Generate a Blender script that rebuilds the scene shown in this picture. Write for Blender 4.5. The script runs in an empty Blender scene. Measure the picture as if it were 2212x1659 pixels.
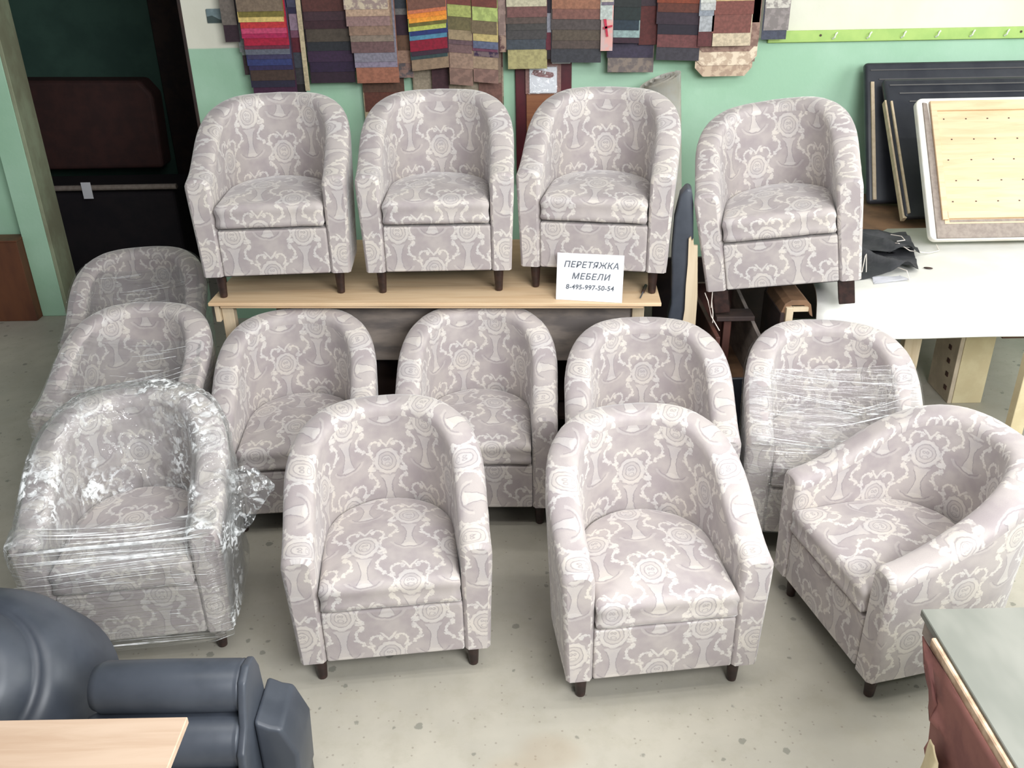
import bpy, bmesh, math, random
from mathutils import Vector, Matrix, noise
R = math.radians
PI = math.pi
scene = bpy.context.scene
C = scene.collection

# ------------------------------------------------------------------ camera
cam_d = bpy.data.cameras.new('camera')
cam = bpy.data.objects.new('camera', cam_d)
C.objects.link(cam)
cam_d.sensor_width = 36.0
cam_d.lens = 1981.13 * 36.0 / 2212.0
PITCH, ROLL, CH = 0.4706149, -0.0187545, 2.4075787
cam.matrix_world = Matrix.Translation((0, 0, CH)) @ Matrix.Rotation(PI/2 - PITCH, 4, 'X') @ Matrix.Rotation(ROLL, 4, 'Z')
scene.camera = cam

# ------------------------------------------------------------------ world and lights
w = bpy.data.worlds.new('world'); scene.world = w; w.use_nodes = True
bg = w.node_tree.nodes['Background']
bg.inputs['Color'].default_value = (0.93, 0.97, 1.0, 1)
bg.inputs['Strength'].default_value = 0.255

def area(name, loc, target, sx, sy, power, color=(1, 1, 1)):
    l = bpy.data.lights.new(name, 'AREA'); l.shape = 'RECTANGLE'; l.size = sx; l.size_y = sy
    l.energy = power; l.color = color
    o = bpy.data.objects.new(name, l); C.objects.link(o)
    o.location = loc
    d = Vector(target) - Vector(loc)
    o.rotation_euler = d.to_track_quat('-Z', 'Y').to_euler()
    return o
# daylight through a window in the right-hand wall, and one behind the photographer
area('window_daylight', (4.6, 3.0, 2.5), (1.2, 2.7, 0.5), 2.6, 1.6, 88, (0.95, 0.98, 1.0))
area('rear_window_daylight', (1.9, -0.7, 3.2), (0.6, 2.5, 0.1), 2.8, 1.4, 232, (0.95, 0.975, 1.0))
# ceiling tubes of the workshop
for k, (lx, ly) in enumerate([(-0.5, 1.6), (1.1, 1.3), (2.5, 2.9), (0.8, 2.3)]):
    area('ceiling_tube_light', (lx, ly, 3.7), (lx, ly, 0), 1.5, 0.16, 19, (1.0, 0.99, 0.96))

scene.view_settings.view_transform = 'Standard'
scene.view_settings.look = 'None'
scene.view_settings.gamma = 1.0
scene.view_settings.use_curve_mapping = False
scene.view_settings.exposure = 0.30

# ------------------------------------------------------------------ node helpers
class E:
    """a value in a shader tree, with arithmetic"""
    def __init__(s, nt, v): s.nt, s.v = nt, v
    def _m(s, op, *a):
        n = s.nt.nodes.new('ShaderNodeMath'); n.operation = op
        for i, x in enumerate((s,) + a):
            x = x.v if isinstance(x, E) else x
            if isinstance(x, (int, float)): n.inputs[i].default_value = x
            else: s.nt.links.new(x, n.inputs[i])
        return E(s.nt, n.outputs[0])
    def __add__(s, o): return s._m('ADD', o)
    __radd__ = __add__
    def __sub__(s, o): return s._m('SUBTRACT', o)
    def __rsub__(s, o): return s._m('MULTIPLY', -1.0)._m('ADD', o)
    def __mul__(s, o): return s._m('MULTIPLY', o)
    __rmul__ = __mul__
    def __truediv__(s, o): return s._m('DIVIDE', o)
    def abs(s): return s._m('ABSOLUTE')
    def floor(s): return s._m('FLOOR')
    def sqrt(s): return s._m('SQRT')
    def max(s, o): return s._m('MAXIMUM', o)
    def min(s, o): return s._m('MINIMUM', o)
    def gt(s, o): return s._m('GREATER_THAN', o)
    def lt(s, o): return s._m('LESS_THAN', o)
    def pmod(s, o): return s._m('FLOORED_MODULO', o)
    def ramp(s, a, b):
        """0 at a, 1 at b (a may exceed b)"""
        n = s.nt.nodes.new('ShaderNodeMapRange'); n.interpolation_type = 'SMOOTHSTEP'
        n.inputs['From Min'].default_value = a; n.inputs['From Max'].default_value = b
        s.nt.links.new(s.v, n.inputs['Value'])
        return E(s.nt, n.outputs[0])

def new_mat(name, base=(0.5, 0.5, 0.5), rough=0.6, **kw):
    m = bpy.data.materials.new(name); m.use_nodes = True
    p = m.node_tree.nodes['Principled BSDF']
    p.inputs['Base Color'].default_value = (*base, 1)
    p.inputs['Roughness'].default_value = rough
    for k, v in kw.items(): p.inputs[k].default_value = v
    return m, m.node_tree, p

def srgb(r, g, b):
    f = lambda c: (c/255/12.92) if c/255 <= 0.04045 else ((c/255+0.055)/1.055)**2.4
    return (f(r), f(g), f(b))

def tex_noise(nt, scale=5, detail=3, rough=0.5, vec=None, dim='3D', distortion=0):
    n = nt.nodes.new('ShaderNodeTexNoise'); n.noise_dimensions = dim
    n.inputs['Scale'].default_value = scale; n.inputs['Detail'].default_value = detail
    n.inputs['Roughness'].default_value = rough; n.inputs['Distortion'].default_value = distortion
    if vec is not None: nt.links.new(vec, n.inputs['Vector'])
    return n
def coord(nt, kind='Object', scale=(1, 1, 1)):
    t = nt.nodes.new('ShaderNodeTexCoord')
    mp = nt.nodes.new('ShaderNodeMapping'); mp.inputs['Scale'].default_value = scale
    nt.links.new(t.outputs[kind], mp.inputs['Vector'])
    return mp.outputs[0]
def mix(nt, fac, a, b):
    n = nt.nodes.new('ShaderNodeMix'); n.data_type = 'RGBA'
    for i, x in ((6, a), (7, b)):
        if isinstance(x, tuple): n.inputs[i].default_value = (*x, 1) if len(x) == 3 else x
        else: nt.links.new(x, n.inputs[i])
    if isinstance(fac, (int, float)): n.inputs[0].default_value = fac
    else: nt.links.new(fac.v if isinstance(fac, E) else fac, n.inputs[0])
    return n.outputs[2]
def bump(nt, p, h, strength=0.3, dist=0.01):
    b = nt.nodes.new('ShaderNodeBump'); b.inputs['Strength'].default_value = strength
    b.inputs['Distance'].default_value = dist
    nt.links.new(h.v if isinstance(h, E) else h, b.inputs['Height'])
    nt.links.new(b.outputs[0], p.inputs['Normal'])
    return b

def plain(name, c1, c2=None, rough=0.6, scale=8, stretch=(1, 1, 1), bstr=0.15, bdist=0.003, detail=4, lo=0.35, hi=0.65, **kw):
    """two-tone noisy material"""
    m, nt, p = new_mat(name, c1, rough, **kw)
    vec = coord(nt, 'Object', stretch)
    n = tex_noise(nt, scale, detail, 0.6, vec)
    if c2 is not None:
        f = E(nt, n.outputs[0]).ramp(lo, hi)
        nt.links.new(mix(nt, f, c1, c2), p.inputs['Base Color'])
    if bstr: bump(nt, p, n.outputs[0], bstr, bdist)
    return m

def wood(name, c1, c2, axis=0, scale=1.0, rough=0.55, knots=True):
    m, nt, p = new_mat(name, c1, rough)
    st = [14 * scale] * 3; st[axis] = 1.2 * scale
    n = tex_noise(nt, 2.2, 5, 0.6, coord(nt, 'Object', tuple(st)), distortion=0.6)
    n2 = tex_noise(nt, 1.6, 2, 0.5, coord(nt, 'Object'))
    f = (E(nt, n.outputs[0]).ramp(0.35, 0.7) * 0.65 + E(nt, n2.outputs[0]).ramp(0.35, 0.7) * 0.35)
    nt.links.new(mix(nt, f, c1, c2), p.inputs['Base Color'])
    bump(nt, p, n.outputs[0], 0.15, 0.002)
    return m

# ---- the jacquard of the armchairs: medallions, urns and scrolls in half-drop columns, UV in metres
def jacquard():
    m, nt, p = new_mat('jacquard_fabric', (0.4, 0.38, 0.38), 0.62)
    uvn = nt.nodes.new('ShaderNodeTexCoord')
    info = nt.nodes.new('ShaderNodeObjectInfo')
    sepc = nt.nodes.new('ShaderNodeSeparateColor'); nt.links.new(info.outputs['Color'], sepc.inputs[0])
    wob = tex_noise(nt, 26, 2, 0.5, uvn.outputs['UV'])
    wsep = nt.nodes.new('ShaderNodeSeparateColor'); nt.links.new(wob.outputs['Color'], wsep.inputs[0])
    sep = nt.nodes.new('ShaderNodeSeparateXYZ'); nt.links.new(uvn.outputs['UV'], sep.inputs[0])
    u = E(nt, sep.outputs[0]) + E(nt, sepc.outputs[0]) + (E(nt, wsep.outputs[0]) - 0.5) * 0.012
    v = E(nt, sep.outputs[1]) + E(nt, sepc.outputs[1]) + (E(nt, wsep.outputs[1]) - 0.5) * 0.012
    wob2 = tex_noise(nt, 95, 1, 0.5, uvn.outputs['UV'])
    ws2 = nt.nodes.new('ShaderNodeSeparateColor'); nt.links.new(wob2.outputs['Color'], ws2.inputs[0])
    u = u + (E(nt, ws2.outputs[0]) - 0.5) * 0.006
    v = v + (E(nt, ws2.outputs[1]) - 0.5) * 0.006
    A, Q = 0.155, 0.35
    un = u / A + 0.5
    col = un.floor()
    X = ((un - col - 0.5) * A).abs()
    vv = v + col.pmod(2.0) * (Q / 2)
    Y = vv.pmod(Q) - Q / 2
    lobes = (X * 430.0)._m('SINE') * (Y * 390.0)._m('COSINE') * 0.0020
    def leafd(*a_): return dist(*a_) + lobes
    def dist(cx, cy, kx=1.0, ky=1.0):
        a = (X - cx) * kx if cx or kx != 1 else X
        b = (Y - cy) * ky
        return (a * a + b * b).sqrt()
    def band(d, r, t, soft=0.0018):        # 1 inside |d-r|<t
        return (d - r).abs().ramp(t + soft, max(t - soft, 0))
    def disc(d, r, soft=0.002): return d.ramp(r + soft, r - soft)
    def box(v_, a, b, soft=0.003): return v_.ramp(a - soft, a + soft) * v_.ramp(b + soft, b - soft)
    L = []
    # medallion
    dm = dist(0.0, 0.060, 1.12, 1.0)
    th = E(nt, X.v)._m('ARCTAN2', Y - 0.060)
    scal = (th * 14.0)._m('SINE') * 0.0020
    dms = dm + scal
    med = disc(dms, 0.056) * 0.46
    ring_light = band(dm, 0.047, 0.0060) * 0.55
    ring_dark = (band(dm, 0.0385, 0.0012) + band(dm, 0.0240, 0.0010)).min(1.0)
    face = disc(dist(0.0, 0.060, 1.2, 1.0), 0.022) * 0.20
    face_dark = (band(dist(0.006, 0.067), 0.004, 0.0012) + band(dist(0.0, 0.047, 1.0, 1.8), 0.010, 0.0014) * Y.lt(0.053)).min(1.0)
    rim_dark = band(dms, 0.0585, 0.0010)
    # urn beneath it
    urn_w = (Y + 0.060) * (Y + 0.060) * 5.0 + 0.011
    urn = (X - urn_w).ramp(0.002, -0.002) * box(Y, -0.115, 0.002) * 0.50
    urn_dark = ((X - urn_w).abs()).ramp(0.0026, 0.0008) * box(Y, -0.115, -0.01)
    foot = disc(dist(0.0, -0.118, 0.45, 1.3), 0.012) * 0.75
    # crown: a Y shape over the medallion
    crown = ((X - (Y - 0.125).max(0.0) * 0.8).abs()).ramp(0.0065, 0.0035) * box(Y, 0.120, 0.156) * 0.90
    # swag under the urn
    dsw = dist(0.0, -0.085, 0.8, 1.0)
    swag = band(dsw, 0.052, 0.0040) * Y.lt(-0.100) * 0.30
    swag_dark = band(dsw, 0.0455, 0.0012) * Y.lt(-0.104)
    # scrolls: acanthus branches that leave the medallion's shoulders and curl at both ends
    sc1 = band(leafd(0.040, 0.120), 0.024, 0.0042) * (X.gt(0.050).max(Y.gt(0.134)))
    cu1 = disc(leafd(0.026, 0.132), 0.0085)
    sc2 = band(leafd(0.088, 0.068), 0.036, 0.0046) * Y.lt(0.104) * Y.gt(0.020)
    cu2 = disc(leafd(0.064, 0.098), 0.0085)
    sc3 = band(leafd(0.078, -0.028), 0.034, 0.0050) * Y.lt(0.012) * X.lt(0.072)
    cu3 = disc(leafd(0.068, -0.066), 0.0080)
    cu4 = disc(leafd(0.066, 0.004, 1.0, 0.7), 0.0100)
    leaf = disc(leafd(0.060, 0.030, 0.75, 1.2), 0.0130)
    tip = disc(leafd(0.046, -0.046, 0.8, 1.6), 0.0100)
    scr = sc1.max(cu1).max(sc2).max(cu2).max(sc3).max(cu3).max(cu4).max(leaf).max(tip)
    brk = tex_noise(nt, 55, 3, 0.7, uvn.outputs['UV'])
    brkf = E(nt, brk.outputs[0]).ramp(0.34, 0.50)
    light = med.max(urn).max(foot).max(crown).max(scr * (brkf * 0.5 + 0.5)).max(swag) + ring_light * 0.6 + face
    # soft tone patches of the ground
    gn = tex_noise(nt, 7, 3, 0.6, uvn.outputs['UV'])
    gf = E(nt, gn.outputs[0]).ramp(0.35, 0.65)
    ground = mix(nt, gf, srgb(162, 152, 152), srgb(180, 171, 167))
    lightc = mix(nt, gf, srgb(200, 195, 192), srgb(212, 204, 194))
    c = mix(nt, light.min(1.0), ground, lightc)
    dark = (ring_dark * 0.8).max(face_dark * 0.8).max(rim_dark * 0.45).max(urn_dark * 0.8).max(swag_dark * 0.7)
    c = mix(nt, dark * 0.8, c, srgb(138, 130, 133))
    wn = tex_noise(nt, 420, 2, 0.5, uvn.outputs['UV'])
    c = mix(nt, E(nt, wn.outputs[0]).ramp(0.3, 0.7) * 0.10, c, srgb(110, 102, 106))
    nt.links.new(c, p.inputs['Base Color'])
    nt.links.new((light.min(1.0) * -0.26 + 0.66).v, p.inputs['Roughness'])
    p.inputs['Sheen Weight'].default_value = 0.35
    p.inputs['Sheen Roughness'].default_value = 0.4
    p.inputs['Specular IOR Level'].default_value = 0.5
    h = light * 0.5 + E(nt, wn.outputs[0]) * 0.25
    bump(nt, p, h, 0.35, 0.002)
    return m

# ------------------------------------------------------------------ materials
M = {}
M['fabric'] = jacquard()
M['leg'] = plain('dark_stained_wood', srgb(38, 26, 24), srgb(58, 38, 34), 0.4, 30)
M['under'] = plain('black_dust_cloth', srgb(28, 24, 26), None, 0.9, 60)
M['floor'] = None
M['ply'] = wood('birch_plywood', srgb(222, 194, 158), srgb(202, 168, 130), 0, 1.0)
M['ply_v'] = wood('pale_pine', srgb(214, 196, 168), srgb(190, 168, 136), 2, 1.0)
M['board'] = plain('dusty_grey_board', srgb(150, 138, 128), srgb(112, 104, 100), 0.8, 6, (0.6, 1, 2))
M['dark_board'] = plain('dark_brown_board', srgb(58, 42, 36), srgb(40, 30, 30), 0.7, 8)
M['redbrown'] = plain('red_brown_wood', srgb(88, 50, 40), srgb(64, 38, 32), 0.6, 8, (1, 1, 0.2))
M['white'] = plain('white_laminate', srgb(222, 221, 216), srgb(212, 210, 202), 0.45, 3, bstr=0.02)
M['brown_board'] = plain('brown_hardboard', srgb(132, 100, 74), srgb(104, 78, 58), 0.7, 5)
M['paper'] = plain('white_paper', srgb(240, 240, 244), srgb(232, 232, 238), 0.6, 4, bstr=0.02)
M['ink'] = new_mat('grey_print_ink', srgb(92, 98, 106), 0.7)[0]
M['navy'] = plain('blue_grey_leatherette', srgb(68, 73, 82), srgb(56, 61, 70), 0.42, 5, bstr=0.1, bdist=0.004)
M['black'] = plain('black_leatherette', srgb(52, 54, 60), srgb(40, 42, 50), 0.38, 5, bstr=0.2, bdist=0.006)
M['blackseam'] = new_mat('grey_piping', srgb(92, 90, 90), 0.5)[0]
M['foam'] = plain('cream_foam', srgb(252, 250, 244), srgb(248, 243, 232), 0.9, 14, bstr=0.3, bdist=0.004)
M['greyfab'] = plain('grey_brown_fabric', srgb(152, 140, 130), srgb(136, 124, 116), 0.85, 40)
M['greycloth'] = plain('dark_grey_cloth', srgb(98, 98, 102), srgb(76, 78, 82), 0.55, 10, bstr=0.3)
M['string'] = new_mat('white_string', srgb(226, 216, 206), 0.8)[0]
M['nail'] = new_mat('rusty_nail', srgb(70, 50, 40), 0.6)[0]
M['worktop'] = plain('worn_grey_worktop', srgb(132, 132, 124), srgb(112, 114, 106), 0.6, 4, (1, 0.4, 1))
M['edge'] = plain('beige_edge_band', srgb(214, 188, 160), srgb(178, 146, 120), 0.7, 30)
M['redpaper'] = plain('red_brown_cloth', srgb(140, 92, 84), srgb(118, 74, 70), 0.85, 9)
M['cream'] = plain('cream_cloth', srgb(206, 192, 156), srgb(196, 180, 144), 0.85, 9)
M['green_rail'] = plain('yellow_green_rail', srgb(178, 208, 116), srgb(164, 198, 108), 0.5, 8)
M['hookw'] = new_mat('white_hook', srgb(238, 244, 226), 0.5)[0]
M['brownbox'] = plain('brown_laminated_board', srgb(104, 62, 38), srgb(84, 48, 32), 0.55, 6, (1, 1, 0.3))
M['wallgreen'] = None

def mat_wall():
    m, nt, p = new_mat('two_tone_wall_paint', (0.6, 0.8, 0.7), 0.65)
    t = nt.nodes.new('ShaderNodeNewGeometry')
    sep = nt.nodes.new('ShaderNodeSeparateXYZ'); nt.links.new(t.outputs['Position'], sep.inputs[0])
    n = tex_noise(nt, 1.6, 5, 0.6, t.outputs['Position'])
    n3 = tex_noise(nt, 40, 3, 0.6, t.outputs['Position'])
    line = (E(nt, sep.outputs[2]) + (E(nt, n.outputs[0]) - 0.5) * 0.02).ramp(1.735, 1.745)
    g = mix(nt, E(nt, n.outputs[0]).ramp(0.35, 0.65), srgb(172, 208, 182), srgb(160, 200, 170))
    wht = mix(nt, E(nt, n.outputs[0]).ramp(0.35, 0.65), srgb(232, 230, 214), srgb(224, 222, 204))
    nt.links.new(mix(nt, line, g, wht), p.inputs['Base Color'])
    bump(nt, p, (E(nt, n.outputs[0]) * 0.7 + E(nt, n3.outputs[0]) * 0.1), 0.4, 0.02)
    return m
M['wall'] = mat_wall()
M['reveal'] = plain('worn_green_reveal', srgb(150, 158, 130), srgb(128, 128, 104), 0.7, 5, (1, 1, 0.5))
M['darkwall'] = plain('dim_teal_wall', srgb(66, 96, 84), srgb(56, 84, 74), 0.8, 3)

def mat_floor():
    m, nt, p = new_mat('poured_terrazzo_floor', (0.6, 0.6, 0.55), 0.5)
    pos = coord(nt, 'Object')
    n1 = tex_noise(nt, 1.1, 5, 0.6, pos); n2 = tex_noise(nt, 9, 5, 0.7, pos)
    c = mix(nt, E(nt, n1.outputs[0]).ramp(0.35, 0.65), srgb(180, 174, 160), srgb(163, 158, 146))
    c = mix(nt, E(nt, n2.outputs[0]).ramp(0.42, 0.72) * 0.5, c, srgb(160, 154, 138))
    vo = nt.nodes.new('ShaderNodeTexVoronoi'); vo.inputs['Scale'].default_value = 15
    vo.inputs['Randomness'].default_value = 1.0
    nt.links.new(pos, vo.inputs['Vector'])
    vs = nt.nodes.new('ShaderNodeSeparateColor'); nt.links.new(vo.outputs['Color'], vs.inputs[0])
    n4 = tex_noise(nt, 60, 2, 0.6, pos)
    rad = (E(nt, vs.outputs[0]) - 0.62).max(0.0) * 0.62
    chip = (E(nt, vo.outputs['Distance']) + (E(nt, n4.outputs[0]) - 0.5) * 0.25 - rad).ramp(0.03, -0.03) * E(nt, vs.outputs[0]).gt(0.62)
    c = mix(nt, chip * 0.7, c, srgb(116, 116, 106))
    vo2 = nt.nodes.new('ShaderNodeTexVoronoi'); vo2.inputs['Scale'].default_value = 55
    nt.links.new(pos, vo2.inputs['Vector'])
    v2 = nt.nodes.new('ShaderNodeSeparateColor'); nt.links.new(vo2.outputs['Color'], v2.inputs[0])
    chip2 = E(nt, vo2.outputs['Distance']).ramp(0.26, 0.16) * E(nt, v2.outputs[0]).gt(0.86)
    c = mix(nt, chip2 * 0.5, c, srgb(120, 112, 100))
    # two brownish spill stains
    sp = nt.nodes.new('ShaderNodeSeparateXYZ'); nt.links.new(pos, sp.inputs[0])
    for (sx, sy, r) in ((0.10, 2.10, 0.11), (-0.02, 2.02, 0.10), (0.9, 1.95, 0.05)):
        dx = E(nt, sp.outputs[0]) - sx; dy = (E(nt, sp.outputs[1]) - sy) * 1.3
        d = (dx * dx + dy * dy).sqrt() + (E(nt, n2.outputs[0]) - 0.5) * 0.1
        c = mix(nt, d.ramp(r + 0.03, r - 0.06) * 0.28, c, srgb(150, 126, 98))
    nt.links.new(c, p.inputs['Base Color'])
    nt.links.new((E(nt, n2.outputs[0]) * 0.3 + 0.35).v, p.inputs['Roughness'])
    bump(nt, p, n2.outputs[0], 0.15, 0.003)
    return m
M['floor'] = mat_floor()

def mat_film(name, haze, streak, lo=0.60, hi=0.72, rough=0.10):
    m = bpy.data.materials.new(name); m.use_nodes = True
    nt = m.node_tree; nt.nodes.clear()
    out = nt.nodes.new('ShaderNodeOutputMaterial')
    tr = nt.nodes.new('ShaderNodeBsdfTransparent'); tr.inputs[0].default_value = (0.97, 0.98, 0.98, 1)
    gl = nt.nodes.new('ShaderNodeBsdfGlossy'); gl.inputs['Roughness'].default_value = rough
    gl.inputs['Color'].default_value = (1, 1, 1, 1)
    df = nt.nodes.new('ShaderNodeBsdfDiffuse'); df.inputs[0].default_value = (0.93, 0.95, 0.95, 1)
    vec = coord(nt, 'Object', streak)
    n = tex_noise(nt, 5, 3, 0.6, vec, distortion=0.4)
    n2 = tex_noise(nt, 11, 3, 0.6, vec, distortion=0.9)
    big = tex_noise(nt, 5, 2, 0.5, coord(nt, 'Object'))
    b = nt.nodes.new('ShaderNodeBump'); b.inputs['Strength'].default_value = 1.0; b.inputs['Distance'].default_value = 0.015
    nt.links.new((E(nt, n.outputs[0]) + E(nt, n2.outputs[0]) * 0.4).v, b.inputs['Height'])
    nt.links.new(b.outputs[0], gl.inputs['Normal'])
    lw = nt.nodes.new('ShaderNodeLayerWeight'); lw.inputs['Blend'].default_value = 0.2
    nt.links.new(b.outputs[0], lw.inputs['Normal'])
    m1 = nt.nodes.new('ShaderNodeMixShader')
    f = (E(nt, lw.outputs['Fresnel']) * 0.7 + 0.05).min(0.6)
    nt.links.new(f.v, m1.inputs[0]); nt.links.new(tr.outputs[0], m1.inputs[1]); nt.links.new(gl.outputs[0], m1.inputs[2])
    m2 = nt.nodes.new('ShaderNodeMixShader')
    # white streaks paint highlights on the gathered, whiter creases of the film
    glint_mask = E(nt, n2.outputs[0]).ramp(lo, hi) * E(nt, big.outputs[0]).ramp(0.42, 0.62) * 0.85 + haze
    nt.links.new(glint_mask.min(0.9).v, m2.inputs[0])
    nt.links.new(m1.outputs[0], m2.inputs[1]); nt.links.new(df.outputs[0], m2.inputs[2])
    nt.links.new(m2.outputs[0], out.inputs[0])
    return m
M['film'] = mat_film('stretch_film', 0.03, (0.5, 0.5, 9.0))
M['film_top'] = mat_film('stretched_film_sheet', 0.03, (0.5, 9.0, 3.0), 0.61, 0.74)
M['film_crumpled'] = mat_film('crumpled_stretch_film', 0.06, (3.0, 3.0, 3.0), 0.45, 0.62)
def mat_highlight():
    m = bpy.data.materials.new('white_highlight_film'); m.use_nodes = True; nt = m.node_tree; nt.nodes.clear()  # white base colour paints highlights onto the gathered folds
    out = nt.nodes.new('ShaderNodeOutputMaterial'); tr = nt.nodes.new('ShaderNodeBsdfTransparent')
    pr = nt.nodes.new('ShaderNodeBsdfPrincipled'); pr.inputs['Base Color'].default_value = (0.97, 0.98, 0.98, 1)
    pr.inputs['Roughness'].default_value = 0.15; pr.inputs['Specular IOR Level'].default_value = 1.0
    n = tex_noise(nt, 30, 2, 0.5, coord(nt, 'Object'))
    mx = nt.nodes.new('ShaderNodeMixShader')
    nt.links.new((E(nt, n.outputs[0]).ramp(0.30, 0.60) * 0.55 + 0.35).v, mx.inputs[0])
    nt.links.new(tr.outputs[0], mx.inputs[1]); nt.links.new(pr.outputs[0], mx.inputs[2]); nt.links.new(mx.outputs[0], out.inputs[0])
    return m
M['highlight'] = mat_highlight()
M['film_bag'] = mat_film('clear_plastic_bag', 0.05, (3, 3, 3))

# ------------------------------------------------------------------ object helpers
def link(name, mesh, mat, parent=None, loc=None, rot=None, smooth=False):
    if isinstance(mesh, bmesh.types.BMesh):
        me = bpy.data.meshes.new(name); mesh.normal_update(); mesh.to_mesh(me); mesh.free()
    else: me = mesh
    if mat is not None and not me.materials: me.materials.append(mat)
    if smooth:
        for p in me.polygons: p.use_smooth = True
    o = bpy.data.objects.new(name, me); C.objects.link(o)
    if parent is not None: o.parent = parent
    if loc is not None: o.location = loc
    if rot is not None: o.rotation_euler = rot
    return o
def tag(o, label, cat, group=None):
    o['label'] = label; o['category'] = cat
    if group: o['group'] = group
    return o
def thing(name, label, cat, loc=(0, 0, 0), rot=(0, 0, 0), group=None):
    o = bpy.data.objects.new(name, None); C.objects.link(o)
    o.location = loc; o.rotation_euler = rot
    o.empty_display_size = 0.1
    return tag(o, label, cat, group)
def struct(name, bm, mat):
    o = link(name, bm, mat); o['kind'] = 'structure'; return o
def bx(x0, x1, y0, y1, z0, z1, bev=0.0, seg=1, bm=None):
    bm = bm or bmesh.new()
    r = bmesh.ops.create_cube(bm, size=1)
    for v in r['verts']:
        v.co = Vector(((x0+x1)/2 + v.co.x*(x1-x0), (y0+y1)/2 + v.co.y*(y1-y0), (z0+z1)/2 + v.co.z*(z1-z0)))
    if bev:
        ed = list({e for v in r['verts'] for e in v.link_edges})
        bmesh.ops.bevel(bm, geom=ed, offset=bev, segments=seg, profile=0.5, affect='EDGES')
    return bm
def lathe(prof, n=20, bm=None, center=(0, 0, 0)):
    bm = bm or bmesh.new()
    rings = []
    cx, cy, cz = center
    for r, z in prof:
        rings.append([bm.verts.new((cx + r*math.cos(2*PI*k/n), cy + r*math.sin(2*PI*k/n), cz + z)) for k in range(n)])
    for a, b in zip(rings, rings[1:]):
        for k in range(n): bm.faces.new((a[k], a[(k+1) % n], b[(k+1) % n], b[k]))
    bm.faces.new(rings[0][::-1]); bm.faces.new(rings[-1])
    return bm
def prism(poly, a0, a1, axis='y', bev=0.0, bm=None, seg=2):
    """poly of 2-D points extruded along an axis"""
    bm = bm or bmesh.new()
    def P(p, a):
        return {'y': (p[0], a, p[1]), 'x': (a, p[0], p[1]), 'z': (p[0], p[1], a)}[axis]
    A = [bm.verts.new(P(p, a0)) for p in poly]; B = [bm.verts.new(P(p, a1)) for p in poly]
    fs = [bm.faces.new(A), bm.faces.new(B[::-1])]
    for k in range(len(poly)):
        fs.append(bm.faces.new((A[k], B[k], B[(k+1) % len(poly)], A[(k+1) % len(poly)])))
    bmesh.ops.recalc_face_normals(bm, faces=fs)
    if bev:
        ed = [e for e in {e for f in fs for e in f.edges} if e.calc_face_angle(0) > 0.5]
        bmesh.ops.bevel(bm, geom=ed, offset=bev, segments=seg, profile=0.5, affect='EDGES')
    return bm
def tube(pts, r, n=6, bm=None):
    bm = bm or bmesh.new()
    pts = [Vector(p) for p in pts]; rings = []
    for i, p in enumerate(pts):
        d = (pts[min(i+1, len(pts)-1)] - pts[max(i-1, 0)]).normalized()
        a = d.orthogonal().normalized(); b = d.cross(a)
        rings.append([bm.verts.new(p + r*(math.cos(2*PI*k/n)*a + math.sin(2*PI*k/n)*b)) for k in range(n)])
    for A, B in zip(rings, rings[1:]):
        # align rings to avoid twisting
        off = min(range(n), key=lambda s: (A[0].co - B[s].co).length)
        for k in range(n): bm.faces.new((A[k], A[(k+1) % n], B[(k+1+off) % n], B[(k+off) % n]))
    bm.faces.new(rings[0][::-1]); bm.faces.new(rings[-1])
    bmesh.ops.recalc_face_normals(bm, faces=bm.faces[:])
    return bm
def smoothstep(t):
    t = min(max(t, 0), 1); return t*t*(3-2*t)
def fbm(p, s): return noise.noise(Vector(p)*s)

# ------------------------------------------------------------------ room
struct('floor', bx(-7, 6, -4, 8.2, -0.1, 0.0), M['floor'])
WY = 5.8
struct('wall_back', bx(-1.905, 6, WY, WY+0.22, 0, 4.2), M['wall'])
struct('wall_back_left', bx(-7, -3.08, 6.0, 6.02, 0, 4.2), M['wall'])
struct('wall_pillar', bx(-3.24, -3.075, 5.90, 6.0, 0, 4.2, 0.004), M['wall'])
struct('trim_1', bx(-3.075, -3.05, 5.90, 6.12, 0, 4.2, 0.003), M['reveal'])
struct('trim_2', bx(-1.915, -1.895, WY-0.005, WY+0.25, 0, 4.2, 0.003), M['dark_board'])
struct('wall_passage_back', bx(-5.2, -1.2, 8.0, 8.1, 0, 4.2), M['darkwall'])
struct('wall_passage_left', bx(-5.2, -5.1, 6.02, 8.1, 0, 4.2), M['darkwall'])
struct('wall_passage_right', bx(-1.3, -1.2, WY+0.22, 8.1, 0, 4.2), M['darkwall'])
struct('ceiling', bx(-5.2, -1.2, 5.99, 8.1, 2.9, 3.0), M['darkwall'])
struct('brown_panel_1', bx(-2.86, -2.45, 7.94, 7.99, 0, 2.3, 0.004), M['dark_board'])  # dark brown upright panel on the back wall of the passage
struct('wall_right', bx(5.0, 5.1, -4, WY, 0, 4.2), M['wall'])

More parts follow.
